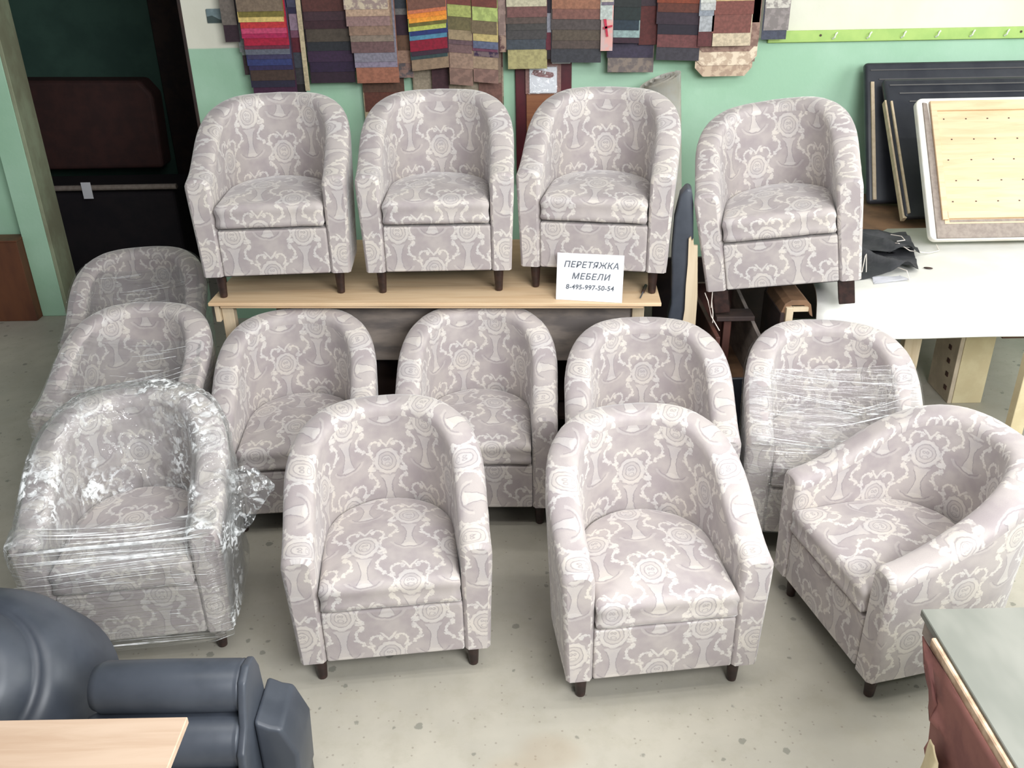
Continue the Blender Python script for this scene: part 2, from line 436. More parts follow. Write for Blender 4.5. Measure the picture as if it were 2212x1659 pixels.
# ------------------------------------------------------------------ the armchair
W2, WT2, D = 0.33, 0.349, 0.647
ZL, ZA, ZB = 0.118, 0.56, 0.818
WI, ZC = 0.24, 0.336
def rim(y):
    t = min(max(y / D, 0), 1)
    return ZA + (ZB-ZA) * (0.35*smoothstep(t) + 0.65*math.sin(t*PI/2)**1.6)
def plan(n_arm=9, n_arc=34):
    """(outer, inner) plan points from the left front round the back to the right front"""
    st = []
    yo, yi = 0.29, 0.28
    ro, ri = D - yo, 0.552 - yi
    for k in range(n_arm): st.append(((-W2, yo*k/n_arm), (-WI, yi*k/n_arm)))
    for k in range(n_arc+1):
        a = PI - PI*k/n_arc
        c, s = math.cos(a), math.sin(a)
        e = 0.90
        cc = math.copysign(abs(c)**e, c); ss = abs(s)**e
        st.append(((W2*cc, yo + ro*ss), (WI*cc, yi + ri*ss)))
    for k in range(n_arm-1, -1, -1): st.append(((W2, yo*k/n_arm), (WI, yi*k/n_arm)))
    return st
def shell(offset=0.0, crumple=0.0, seed=0.0, inner_bottom=0.118, outer_bottom=ZL, n_arm=9, n_arc=34):
    """the arms-and-back shell; returns bmesh with UV in metres"""
    bm = bmesh.new(); uvl = bm.loops.layers.uv.new('UVMap')
    st = plan(n_arm, n_arc)
    so = [0.0]; si = [0.0]
    for a, b in zip(st, st[1:]):
        so.append(so[-1] + math.dist(a[0], b[0])); si.append(si[-1] + math.dist(a[1], b[1]))
    sr = [0.0]
    for a, b in zip(st, st[1:]):
        sr.append(sr[-1] + math.hypot(math.dist(a[0], b[0])*0.5 + math.dist(a[1], b[1])*0.5, rim(b[0][1]) - rim(a[0][1])))
    so = [s - so[-1]/2 for s in so]; si = [s - si[-1]/2 for s in si]; sr = [s - sr[-1]/2 for s in sr]
    NO, NR, NI = 9, 11, 9
    def profile(k, inset=0.0):
        (ox, oy), (ix, iy) = st[k]
        o, i = Vector((ox, oy)), Vector((ix, iy))
        t = (i - o); T = t.length; t.normalize()
        zr = rim(oy)
        rr = min(0.046, T*0.48)
        pts = []
        def add(wd, z, reg, v):
            fl = 0.019 * min(max((z - ZL)/(ZA - ZL), 0), 1.15)
            q = o + t*wd - t*fl*(1 - wd/T)
            pts.append((q.x, q.y, z, reg, so[k]*(1-wd/T) + si[k]*wd/T, v))
        for j in range(NO):
            z = outer_bottom + (zr - rr - outer_bottom)*j/(NO-1)
            add(inset - offset, z, 0, z)
        a0 = T/2 - inset + offset
        for j in range(1, NR):
            a = PI*j/NR
            e = 0.72
            c, s = math.cos(a), math.sin(a)
            cc = math.copysign(abs(c)**e, c); ss = abs(s)**e
            z = zr - rr + (rr + offset - inset*0.8)*ss
            add(T/2 - a0*cc, z, 1, zr - rr + (T*0.9)*(1 - j/NR))
        for j in range(NI):
            z = zr - rr - (zr - rr - inner_bottom)*j/(NI-1)
            wd = T - inset + offset
            # the inside leans in a little towards the seat
            lean = 0.030 * (j/(NI-1)) * smoothstep(oy/D*1.6)
            add(wd + lean, z, 2, z)
        return pts
    rings = []; info = []
    def make(k, inset, dy):
        pr = profile(k, inset); ring = []
        for (x, y, z, reg, u, v) in pr:
            co = Vector((x, y + dy, z))
            nz = 0.0022*fbm((x*1.0+seed, y+3.1, z), 9) + 0.0012*fbm((x+seed, y, z+7), 28)
            if crumple:
                nz += crumple*(fbm((x+seed, y, z), 14) + 0.8*abs(fbm((x, y+seed, z), 33)) + 0.4*fbm((x, y, z+seed), 70))
            d = Vector((x, (y-0.25)*0.9, 0));
            if d.length: d.normalize()
            sgn = -1 if reg == 2 else 1
            if reg == 1: co += Vector((0, 0, nz))
            else: co += d*nz*sgn
            ring.append(bm.verts.new(co))
        rings.append(ring); info.append(pr)
    n = len(st)
    make(0, 0.012, 0.0); make(0, 0.0, 0.014)
    for k in range(1, n-1): make(k, 0.0, 0.0)
    make(n-1, 0.0, 0.014); make(n-1, 0.012, 0.0)
    m = len(rings[0])
    for a in range(len(rings)-1):
        A, B, IA, IB = rings[a], rings[a+1], info[a], info[a+1]
        for j in range(m-1):
            f = bm.faces.new((A[j], A[j+1], B[j+1], B[j])); f.smooth = True
            kA = min(max(a-1, 0), n-1); kB = min(max(a, 0), n-1)
            for lp, (inf, jj, kk) in zip(f.loops, ((IA, j, kA), (IA, j+1, kA), (IB, j+1, kB), (IB, j, kB))):
                if NO <= j+1 <= NO+NR-1: lp[uvl].uv = (sr[kk], 0.70 + 0.145*(1 - (jj-NO+1)/NR))
                else: lp[uvl].uv = (inf[jj][4], inf[jj][2])
    if not crumple:
        for ring, inf in ((rings[0], info[0]), (rings[-1], info[-1])):
            f = bm.faces.new(ring if ring is rings[-1] else ring[::-1])
            for lp in f.loops: lp[uvl].uv = (lp.vert.co.x, lp.vert.co.z)
    bmesh.ops.recalc_face_normals(bm, faces=bm.faces[:])
    return bm
def seat_outline(hw=0.236, yf=-0.010, ys=0.27, yb=0.512, n_arc=26):
    pts = []
    for k in range(15): pts.append((hw - 2*hw*k/15, yf))          # front, right to left
    for k in range(7): pts.append((-hw, yf + (ys-yf)*k/7))
    for k in range(n_arc+1):
        a = PI - PI*k/n_arc
        c, s = math.cos(a), math.sin(a)
        pts.append((hw*math.copysign(abs(c)**0.9, c), ys + (yb-ys)*abs(s)**0.9))
    for k in range(6, 0, -1): pts.append((hw, yf + (ys-yf)*k/7))
    return pts
def cushion():
    bm = bmesh.new(); uvl = bm.loops.layers.uv.new('UVMap')
    out = seat_outline(); cx, cy = 0.0, 0.24
    zb, zt, r = ZC+0.004, 0.452, 0.034
    lv = [(0.030, zb, 0), (0.006, zb+0.004, 1), (0.0, zb+0.016, 1)]
    for k in range(1, 5): lv.append((-0.004*math.sin(PI*k/5), zb+0.016+(zt-r-zb-0.016)*k/5, 1))
    for k in range(6):
        a = PI/2*k/5; lv.append((r*(1-math.cos(a)), zt-r+r*math.sin(a), 1))
    rings = []
    def ringpt(ins, z):
        ring = []
        for (x, y) in out:
            d = Vector((x-cx, y-cy)); L = d.length
            # inset towards the straight faces rather than the centre
            q = Vector((x - math.copysign(min(ins, abs(x)), x)*min(1, abs(x)/0.1), y - math.copysign(ins, y-cy)*min(1, abs(y-cy)/0.12)))
            nz = 0.0022*fbm((q.x, q.y, z), 11) + 0.001*fbm((q.x, q.y+5, z), 35)
            ring.append(bm.verts.new((q.x, q.y + nz, z + nz)))
        return ring
    for ins, z, _ in lv: rings.append(ringpt(ins, z))
    base = [v.co.copy() for v in rings[-1]]
    for k in range(1, 9):
        f = 1 - (k/9)
        ring = []
        for b in base:
            x, y = cx + (b.x-cx)*f, cy + (b.y-cy)*f
            e = 1 - f*f
            ring.append(bm.verts.new((x, y, zt + 0.026*e + 0.003*fbm((x, y, 0), 8) + 0.001*fbm((x, y, 3), 30))))
        rings.append(ring)
    n = len(out)
    def uvof(co):
        drop = max(0, zt - co.z)
        if co.y < 0.012: return (co.x, co.y - drop)
        return (co.x + math.copysign(drop, co.x)*(1 if abs(co.x) > 0.2 else 0), co.y + (drop if co.y > 0.3 else 0))
    for A, B in zip(rings, rings[1:]):
        for k in range(n):
            f = bm.faces.new((A[k], A[(k+1) % n], B[(k+1) % n], B[k])); f.smooth = True
    c = bm.verts.new((cx, cy, zt+0.026))
    for k in range(n): bm.faces.new((rings[-1][k], rings[-1][(k+1) % n], c)).smooth = True
    bm.faces.new(rings[0])
    bmesh.ops.recalc_face_normals(bm, faces=bm.faces[:])
    for f in bm.faces:
        for lp in f.loops: lp[uvl].uv = uvof(lp.vert.co)
    return bm
def front_panel():
    bm = bx(-WI+0.001, WI-0.001, 0.003, 0.05, ZL, ZC-0.008, 0.008, 3)
    # hidden deck under the cushion
    bx(-WI, WI, 0.05, 0.50, ZC-0.03, ZC-0.004, 0, 1, bm)
    uvl = bm.loops.layers.uv.new('UVMap')
    for f in bm.faces:
        for lp in f.loops:
            c = lp.vert.co; lp[uvl].uv = (c.x, c.z + c.y)
    return bm
def leg_mesh(square=False):
    if square:
        bm = bx(-0.034, 0.034, -0.034, 0.034, 0, ZL+0.004, 0.004, 2)
        return bm
    return lathe([(0.013, 0.0), (0.0165, 0.003), (0.0175, 0.012), (0.023, ZL-0.01), (0.024, ZL+0.004)], 18)
def underside():
    pts = [(-W2+0.012, 0.014)]
    st = plan(2, 22)
    pts = [(o[0]*0.965, min(max(o[1], 0.014), D-0.012)) for o, i in st]
    return prism(pts, ZL-0.004, ZL+0.006, 'z')

mesh_shell = shell(); mesh_cushion = cushion(); mesh_panel = front_panel()
def to_me(name, bm, mat, smooth=False):
    me = bpy.data.meshes.new(name); bm.normal_update(); bm.to_mesh(me); bm.free(); me.materials.append(mat)
    if smooth:
        for p in me.polygons: p.use_smooth = True
    return me
ME = {
    'shell': to_me('arm_and_back_shell', mesh_shell, M['fabric']),
    'cushion': to_me('seat_cushion', mesh_cushion, M['fabric']),
    'panel': to_me('front_panel', mesh_panel, M['fabric']),
    'leg': to_me('leg', leg_mesh(), M['leg'], True),
    'sleg': to_me('square_leg', leg_mesh(True), M['leg']),
    'under': to_me('underside', underside(), M['under']),
}
def armchair(label, loc, yaw, roll=0.0, shift=(0, 0), square=False, cushion_shift=(0.0, 0.0)):
    t = thing('armchair', label, 'armchair', loc, (0, -roll, yaw), 'patterned tub armchairs')
    if roll:
        t.rotation_mode = 'XYZ'
        t.matrix_world = Matrix.Translation(loc) @ Matrix.Rotation(yaw, 4, 'Z') @ Matrix.Rotation(-roll, 4, 'Y')
    b = link('arm_and_back_shell', ME['shell'], None, t); b.color = (shift[0], shift[1], 0, 1)
    c = link('seat_cushion', ME['cushion'], None, t, (0.0, 0.0, 0.0)); c.color = (cushion_shift[0], cushion_shift[1], 0, 1)
    p = link('front_panel', ME['panel'], None, t); p.color = (shift[0]*0.7+0.02, 0.1, 0, 1)
    link('underside', ME['under'], None, t)
    for sx in (-1, 1):
        for y in (0.06, D-0.10):
            xx = W2-0.06 if y < 0.1 else W2-0.13
            link('leg', ME['sleg' if square else 'leg'], None, t, (sx*xx, y, 0))
    return t

BZ = 0.862
CHAIRS = [
 ('armchair on the plywood bench, leftmost of the three, in front of the dark doorway edge', (-1.053, 3.937, BZ), 0.055, 0, (0.0, 0.03), (0.05, 0.02)),
 ('armchair on the plywood bench, middle one of the three, under the swatch books', (-0.322, 3.945, BZ), 0.0, 0, (0.0, 0.02), (0.085, 0.05)),
 ('armchair on the plywood bench behind the white paper sign', (0.372, 3.930, BZ), -0.205, 0, (0.01, 0.02), (0.0, 0.08)),
 ('tilted armchair with square legs, raised beside the white table', (1.222, 3.80, 0.816), -0.255, 0.165, (0.09, 0.05), (0.05, 0.0)),
 ('unwrapped armchair in the front row, left of the two that face the camera', (-0.420, 2.422, 0), 0.105, 0, (0.0, -0.01), (0.084, 0.07)),
 ('unwrapped armchair in the front row, right of the two that face the camera', (0.492, 2.318, 0), 0.11, 0, (0.0, 0.0), (0.03, 0.12)),
 ('armchair turned sideways at the right, behind the grey worktop corner', (1.089, 2.572, 0), -1.345, 0, (0.05, 0.12), (0.02, 0.03)),
 ('unwrapped armchair in the middle row, left, below the left end of the bench', (-0.924, 3.307, 0), 0.07, 0, (0.084, 0.0), (0.0, 0.10)),
 ('unwrapped armchair in the middle row, centre, below the middle of the bench', (-0.160, 3.315, 0), -0.03, 0, (0.084, -0.02), (0.084, 0.10)),
 ('unwrapped armchair in the middle row, below the white paper sign', (0.557, 3.125, 0), -0.05, 0, (0.0, -0.01), (0.0, 0.05)),
 ('plastic-wrapped armchair in the middle row, below the white table', (1.270, 3.065, 0), -0.17, 0, (0.0, 0.0), (0.0, 0.0)),
 ('heavily plastic-wrapped armchair nearest the dark blue sofa, crumpled film inside', (-1.36, 2.535, 0), 0.113, 0, (0.03, 0.0), (0.0, 0.0)),
 ('plastic-wrapped armchair in the left column, middle of the three wrapped ones', (-1.722, 3.42, 0), -0.06, 0, (0.02, 0.02), (0.0, 0.05)),
 ('plastic-wrapped armchair farthest back at the left, in front of the doorway', (-1.925, 4.26, 0), 0.15, 0, (0.06, 0.08), (0.0, 0.0)),
]
AC = []
for k, (lab, loc, yaw, roll, sh, cs) in enumerate(CHAIRS):
    AC.append(armchair(lab, loc, yaw, roll, sh, square=(k == 3), cushion_shift=cs))

# ---- stretch film
def film_outer(z0, z1_drop, seed, amp=0.004, front=True):
    """closed wrap round the body, offset a little, streaked round it"""
    st = plan(8, 30)
    loop = [o for o, i in st]
    for k in range(1, 12): loop.append((W2 - 2*W2*k/12, -0.022))
    n = len(loop); bm = bmesh.new(); rows = []
    NZ = 26
    for j in range(NZ+1):
        row = []
        for (x, y) in loop:
            isf = y < -0.01
            top = (ZA + 0.004) if isf else rim(y) - z1_drop
            z = z0 + (top - z0)*j/NZ
            fl = 0.019*min(max((z-ZL)/(ZA-ZL), 0), 1.15)
            q = Vector((x*(W2+fl)/W2, y if isf else 0.29+(y-0.29)*(1 + (fl/0.35 if y > 0.29 else 0))))
            d = Vector((x, (y-0.25))).normalized()
            if isf: d = Vector((0, -1))
            sa = amp*(noise.noise(Vector((x*2+seed, y*2, z*45))) + 0.6*noise.noise(Vector((x*5+seed, y*5, z*90))))
            q += d*(0.007 + sa + (0.0 if not isf else 0.002))
            row.append(bm.verts.new((q.x, q.y, z)))
        rows.append(row)
    for A, B in zip(rows, rows[1:]):
        for k in range(n):
            bm.faces.new((A[k], A[(k+1) % n], B[(k+1) % n], B[k])).smooth = True
    return bm
def film_top(y1, seed, sag=0.02, amp=0.006, diag=0.0, y0=-0.024, nx=26, ny=44, dens=1.0):
    """film stretched from arm to arm over the opening, streaks running across"""
    bm = bmesh.new(); rows = []
    for j in range(ny+1):
        y = y0 + (y1-y0)*j/ny
        row = []
        for k in range(nx+1):
            t = -1 + 2*k/nx
            yy = y + diag*t
            # half-width follows the plan
            if yy > 0.29: hw = WT2*math.sqrt(max(0.02, 1-((yy-0.29)/(D-0.29+0.02))**2)) - 0.03
            else: hw = WT2 - 0.012
            x = hw*t
            z = rim(max(yy, 0)) + 0.006 - sag*(1-t*t)*(0.6+0.4*noise.noise(Vector((y*6, seed, 0))))
            z += amp*dens*(noise.noise(Vector((x*2.2, y*55, seed))) + 0.7*noise.noise(Vector((x*5, y*120, seed+4))))*(1-0.7*abs(t)**3)
            row.append(bm.verts.new((x, yy, z)))
        rows.append(row)
    for A, B in zip(rows, rows[1:]):
        for k in range(nx): bm.faces.new((A[k], A[k+1], B[k+1], B[k])).smooth = True
    return bm
def film_shred(x0, x1, z0, z1, y, seed, amp=0.02, nx=14, nz=16):
    bm = bmesh.new(); g = []
    for j in range(nz+1):
        row = []
        for k in range(nx+1):
            s, t = k/nx, j/nz
            # pointed, ragged outline
            wdt = (x1-x0)*(1-0.75*abs(t-0.75)**1.2*1.6)*(0.9+0.12*noise.noise(Vector((t*5, seed, 1))))
            x = x0 + wdt*s
            z = z0 + (z1-z0)*t
            yy = y + amp*(noise.noise(Vector((x*22, z*22, seed))) + 0.6*noise.noise(Vector((x*60, z*60, seed))))
            row.append(bm.verts.new((x, yy, z + 0.3*amp*noise.noise(Vector((x*30, z*9, seed+2))))))
        g.append(row)
    for A, B in zip(g, g[1:]):
        for k in range(nx): bm.faces.new((A[k], A[k+1], B[k+1], B[k]))
    return bm
def film_highlight_folds(spec, seed):
    """rope-like folds of gathered film, whitened to paint in highlights; spec rows: (kind, p0, p1, n, width) running from p0 to p1 with scatter"""
    bm = bmesh.new(); rnd = random.Random(seed)
    for kind, a, b, n_, spread, wd in spec:
        for q in range(n_):
            off = rnd.uniform(-spread, spread); t0 = rnd.uniform(0, 0.55); t1 = min(1, t0 + rnd.uniform(0.2, 0.6))
            if wd > 0.003: t0, t1 = rnd.uniform(0, 0.1), rnd.uniform(0.85, 1)
            ph = rnd.uniform(0, 9); w0 = wd*rnd.uniform(0.5, 1.2); dl = rnd.uniform(-0.25, 0.25)*spread
            pa, pb = Vector(a), Vector(b); prev = None; N_ = 14
            for k in range(N_+1):
                t = t0 + (t1-t0)*k/N_
                p = pa.lerp(pb, t)
                o = off + dl*t + 0.004*noise.noise(Vector((t*3, ph, 1)))
                w_ = w0*math.sin(PI*(0.04+0.92*k/N_))**0.7*(0.8+0.4*noise.noise(Vector((t*9, ph, 3))))
                if kind == 'top':
                    p.y += o; p.z = rim(max(p.y, 0)) + 0.012 - 0.03*(1-(p.x/WT2)**2); d = Vector((0, 1, 0.25))
                elif kind == 'front':
                    p.z += o; d = Vector((0, 0, 1)); p.y = -0.036
                else:
                    p.z += o; d = Vector((0, 0, 1))
                cur = [bm.verts.new(p - d*w_), bm.verts.new(p + Vector((0, -0.001, 0.0015))), bm.verts.new(p + d*w_)]
                if prev:
                    for j in range(2): bm.faces.new((prev[j], cur[j], cur[j+1], prev[j+1])).smooth = True
                prev = cur
    return bm
LBL_FILM = 'clear stretch film with highlight streaks painted white'
def flat(bm):
    for f in bm.faces: f.smooth = False
    return bm
def film(parent, bm, mat='film', label=LBL_FILM):
    o = link('stretch_film', bm, M[mat], parent); o['label'] = label; return o
# chair below the white table
film(AC[10], film_outer(0.14, 0.03, 1.3))
film(AC[10], film_top(0.36, 5.1, 0.03, 0.008, 0.03), 'film_top')
# middle of the left column
film(AC[12], film_outer(0.14, 0.03, 7.3))
film(AC[12], film_top(0.40, 9.1, 0.03, 0.006, -0.03), 'film_top')
# farthest left
film(AC[13], film_outer(0.14, 0.02, 4.4))
film(AC[13], film_top(0.45, 2.7, 0.05, 0.005), 'film_top')
# nearest, heavily wrapped
film(AC[11], flat(shell(0.012, 0.014, 2.2, 0.44, 0.13, 14, 64)), 'film_crumpled', 'crumpled clear film over arms and back')
film(AC[11], film_outer(0.10, 0.06, 3.3, 0.003))
film(AC[11], film_top(0.10, 3.9, 0.045, 0.011, 0.0, dens=1.2), 'film_top')
film(AC[11], film_shred(WT2-0.03, WT2+0.19, 0.36, 0.68, 0.20, 1.0, 0.03), 'film_crumpled', 'loose crumpled end of film sticking out')

def creases(ch, spec, seed):
    o = link('film_highlight_fold', film_highlight_folds(spec, seed), M['highlight'], ch); o['label'] = 'gathered folds of the film with highlights painted white'; o['kind'] = 'stuff'
creases(AC[10], [('top', (-0.33, 0.33, 0), (0.30, 0.30, 0), 1, 0.004, 0.0035), ('top', (-0.30, 0.25, 0), (0.25, 0.17, 0), 5, 0.02, 0.002),
    ('top', (0.0, 0.16, 0), (0.32, 0.25, 0), 5, 0.02, 0.002), ('top', (-0.33, 0.03, 0), (0.3, 0.02, 0), 9, 0.045, 0.0022), ('top', (-0.15, 0.08, 0), (0.3, 0.2, 0), 3, 0.01, 0.0018),
    ('side', (-0.362, 0.0, 0.5), (-0.35, 0.3, 0.5), 14, 0.06, 0.0016), ('side', (-0.358, 0.0, 0.36), (-0.345, 0.3, 0.36), 12, 0.10, 0.0012), ('front', (-0.34, 0, 0.46), (0.30, 0, 0.46), 14, 0.09, 0.0016)], 5)
creases(AC[12], [('top', (-0.25, 0.12, 0), (0.33, 0.26, 0), 12, 0.03, 0.0022), ('top', (-0.05, 0.30, 0), (0.30, 0.34, 0), 4, 0.02, 0.0018),
    ('top', (-0.32, 0.05, 0), (0.1, 0.10, 0), 5, 0.03, 0.0015)], 6)
creases(AC[13], [('top', (-0.25, 0.30, 0), (0.20, 0.34, 0), 7, 0.09, 0.0012)], 8)
creases(AC[11], [('front', (-0.345, 0, 0.53), (0.345, 0, 0.53), 22, 0.035, 0.0022), ('front', (-0.345, 0, 0.44), (0.345, 0, 0.47), 20, 0.05, 0.0016), ('front', (-0.34, 0, 0.555), (0.345, 0, 0.565), 3, 0.006, 0.0036),
    ('top', (-0.33, 0.03, 0), (0.33, 0.03, 0), 16, 0.05, 0.0022), ('front', (0.15, 0, 0.38), (0.345, 0, 0.36), 8, 0.05, 0.0014), ('front', (-0.2, 0, 0.14), (0.34, 0, 0.135), 6, 0.012, 0.0016),
    ('side', (0.362, 0.0, 0.5), (0.362, 0.28, 0.5), 10, 0.08, 0.0014)], 11)

# ------------------------------------------------------------------ plywood bench under the top row
bn = thing('workbench', 'long pale plywood workbench carrying three patterned armchairs', 'workbench', (-0.353, 3.857, 0), (0, 0, -0.05))
link('bench_top', bx(-1.03, 1.028, 0, 0.92, 0.846, 0.8618, 0.002), M['ply'], bn)
link('apron_board', bx(-0.98, 0.95, 0.012, 0.030, 0.832, 0.846, 0.001), M['ply'], bn)
link('front_board', bx(-0.52, 0.94, 0.160, 0.180, 0.50, 0.846, 0.002), M['board'], bn)
link('back_board', bx(-1.0, 1.0, 0.86, 0.88, 0.05, 0.846), M['dark_board'], bn)  # added dark board, keeps the space under the bench dark
link('shelf', bx(-0.98, 0.98, 0.19, 0.86, 0.16, 0.18), M['dark_board'], bn)
for sx, y in ((-0.96, 0.04), (0.94, 0.14), (-0.96, 0.82), (0.96, 0.82)):
    link('leg', bx(-0.028, 0.028, 0, 0.045, 0, 0.832, 0.003), M['ply_v'], bn, (sx, y, 0))
link('brace', bx(-1.012, -0.99, 0.02, 0.36, 0.76, 0.845, 0.002), M['ply_v'], bn)
tag(link('dark_filler_box', bx(-1.19, -0.86, 4.12, 4.5, 0.405, 0.70, 0.01, 2), M['dark_board']), 'dark box added under the left end of the bench to darken the space there', 'box')  # added box, its dark colour supplies the shade under the left end
AC_box = bpy.data.objects['dark_filler_box']
AC_box.parent = None
tag(link('dark_filler', bx(-0.70, 0.45, 4.16, 4.55, 0.185, 0.46, 0.01, 2), M['dark_board']), 'dark block added on the bench shelf to darken the space there', 'filler block')  # added dark block, stands in for the shade below the bench
AC_box.location = (0, 0, -0.22)

# sign
sg = thing('paper_sign', 'white paper sign with grey Russian lettering leaning on a chair base', 'sign', (0.352, 3.845, 0.8625), (R(-11), 0, -0.20))
link('sheet', bx(-0.149, 0.149, -0.0015, 0.0015, 0, 0.212, 0.0005), M['paper'], sg)
def text(body, parent, x, z, size, shear, sx=1.0, bold=0.0):
    cu = bpy.data.curves.new('lettering', 'FONT'); cu.body = body; cu.size = size; cu.shear = shear
    cu.align_x = 'CENTER'; cu.extrude = 0.0004; cu.offset = 0.0005; cu.space_character = sx
    cu.materials.append(M['ink'])
    o = bpy.data.objects.new('lettering_curve', cu); C.objects.link(o)
    bpy.context.view_layer.update()
    me = bpy.data.meshes.new_from_object(o.evaluated_get(bpy.context.evaluated_depsgraph_get()))
    bpy.data.objects.remove(o)
    o = bpy.data.objects.new('lettering', me); C.objects.link(o); o.parent = parent
    o.location = (x, -0.0026, z); o.rotation_euler = (PI/2, 0, 0)
    return o
text('ПЕРЕТЯЖКА', sg, 0.004, 0.150, 0.038, 0.22, 1.08)
text('МЕБЕЛИ', sg, 0.004, 0.098, 0.038, 0.22, 1.12)
text('8-495-997-50-54', sg, 0.002, 0.052, 0.030, 0.12, 1.06)
# screwdriver-like tool lying by the sign: small awl
aw = thing('hand_tool', 'small dark hand tool lying on the bench beside the paper sign', 'tool', (0.60, 3.90, 0.868), (0, 0, -0.3))
link('handle', tube([(0, 0.02, 0.006), (0, 0.07, 0.006), (0, 0.1, 0.006)], 0.008, 8), M['leg'], aw)
link('shaft', tube([(0, -0.05, 0.003), (0, 0.02, 0.004)], 0.003, 6), M['greycloth'], aw)

# ------------------------------------------------------------------ upright upholstered sofa arm between the raised chairs
sa = thing('padded_board', 'tall blue grey upholstered sofa side standing on end between the raised armchairs', 'sofa part', (0.728, 3.95, 0), (0, 0, -0.14))
prof = [(0.0, 0.0), (0.0, 0.62), (0.004, 0.72), (0.018, 0.80), (0.012, 0.90), (0.005, 1.05), (0.008, 1.20), (0.03, 1.31), (0.06, 1.345), (0.085, 1.335), (0.098, 1.27), (0.112, 1.1), (0.135, 0.9), (0.14, 0.0)]
prof = [(x_*0.86, z_) for x_, z_ in prof]; 
link('padded_body', prism(prof, 0.0, 0.10, 'y', 0.012, None, 3), M['navy'], sa, smooth=True)
edge = [(0.078, 0.0), (0.078, 0.55), (0.082, 0.62), (0.076, 0.70), (0.083, 0.78), (0.080, 0.90), (0.082, 1.0), (0.078, 1.12), (0.088, 1.13), (0.092, 1.11), (0.10, 1.12), (0.104, 1.09), (0.122, 1.09), (0.140, 0.85), (0.146, 0.0)]
link('bare_wooden_edge', prism([(x_*0.94, z_) for x_, z_ in edge], -0.02, -0.004, 'y', 0.001), M['ply_v'], sa)
for q, pts in enumerate([
    [(0.165, 0.0, 0.98), (0.182, -0.02, 0.93), (0.196, -0.03, 0.88), (0.196, -0.03, 0.80)],
    [(0.165, 0.0, 0.86), (0.180, -0.02, 0.83), (0.20, -0.04, 0.76), (0.24, -0.06, 0.70)],
    [(0.196, -0.03, 0.83), (0.205, -0.04, 0.78), (0.208, -0.04, 0.73)]]):
    link('string', tube(pts, 0.0022, 6), M['string'], sa)

# ------------------------------------------------------------------ carcass and arm frame under the tilted chair
cc = thing('sofa_carcass', 'open brown wooden sofa carcass under the tilted armchair', 'furniture frame', (0.925, 3.78, 0))
link('side_board', prism([(0.0, 0.06), (0.0, 0.690), (0.55, 0.752), (0.55, 0.06)], 0.196, 0.214, 'x', 0.002), M['board'], cc)
link('left_board', bx(0.0, 0.02, 0.0, 0.75, 0.06, 0.70, 0.002), M['redbrown'], cc)
link('back_board', bx(0.02, 0.196, 0.55, 0.57, 0.06, 0.752), M['redbrown'], cc)
link('floor_board', bx(0.02, 0.196, 0.0, 0.55, 0.42, 0.44), M['brown_board'], cc)
link('cross_rail', bx(0.02, 0.196, 0.10, 0.20, 0.735, 0.757, 0.002), M['dark_board'], cc)
link('post', bx(0.060, 0.095, 0.12, 0.16, 0.44, 0.735, 0.002), M['redbrown'], cc)
link('gap_darkener', bx(-0.16, 0.50, 0.80, 0.82, 0.0, 0.80), M['dark_board'], cc)  # added dark board that darkens the gap under the tilted chair
link('front_cloth', bx(0.0, 0.214, -0.016, -0.002, 0.02, 0.50, 0.004), M['navy'], cc)

af = thing('wooden_frame', 'bare wooden sofa side frame with brown covered top, beside the white table', 'furniture frame', (1.218, 3.80, 0))
arc = [(0.0, 0.68), (0.0, 0.80), (0.014, 0.845), (0.040, 0.862), (0.108, 0.862), (0.132, 0.84), (0.146, 0.78), (0.132, 0.79), (0.118, 0.822), (0.10, 0.838), (0.045, 0.838), (0.026, 0.82), (0.018, 0.78), (0.016, 0.68)]
arc = [(a_, b_-0.005) for a_, b_ in arc]
link('padded_top', prism(arc, 0.02, 0.30, 'y', 0.002), M['brown_board'], af)
link('front_post', bx(0.018, 0.050, 0.0, 0.03, 0.0, 0.828, 0.002), M['ply_v'], af)
link('top_rail', bx(0.050, 0.118, 0.005, 0.025, 0.808, 0.828, 0.001), M['ply_v'], af)
link('side_panel', bx(-0.004, 0.014, 0.01, 0.30, 0.0, 0.80, 0.001), M['dark_board'], af)
link('back_panel', bx(0.0, 0.14, 0.28, 0.295, 0.0, 0.83), M['dark_board'], af)

# ------------------------------------------------------------------ white table on the right
tb = thing('cutting_table', 'wooden cutting table at the right with panels leaning on it', 'table', (0, 0, 0))
link('tabletop', prism([(1.44, 3.95), (3.3, 3.97), (3.3, 5.62), (1.78, 5.62), (1.60, 4.9)], 0.81, 0.834, 'z', 0.002), M['brown_board'], tb)
lg = link('leg', bx(2.40, 2.56, 4.40, 4.43, 0, 0.81, 0.002), M['cream'], tb)
lg['label'] = 'cream plank leg'
l2 = link('leg', bx(2.375, 2.398, 4.40, 4.66, 0, 0.81, 0.002), plain('pale_grey_batten', srgb(196, 180, 158), srgb(176, 160, 140), 0.7), tb); l2['label'] = 'grey leg board with drilled holes'
for k in range(6):
    link('hole', bx(2.372, 2.376, 4.44+0.012*k, 4.47+0.012*k, 0.06+0.075*k, 0.085+0.075*k), M['redbrown'], l2)
link('leg', bx(1.985, 2.07, 4.2, 4.25, 0, 0.81, 0.002), M['ply_v'], tb)
link('leg', bx(3.15, 3.22, 4.0, 4.06, 0, 0.81, 0.002), M['ply_v'], tb)
link('drawer_board', bx(2.62, 3.2, 4.45, 4.48, 0.36, 0.81, 0.002), M['brownbox'], tb)
link('back_board', bx(1.60, 3.25, 5.50, 5.52, 0.05, 0.81), M['dark_board'], tb)
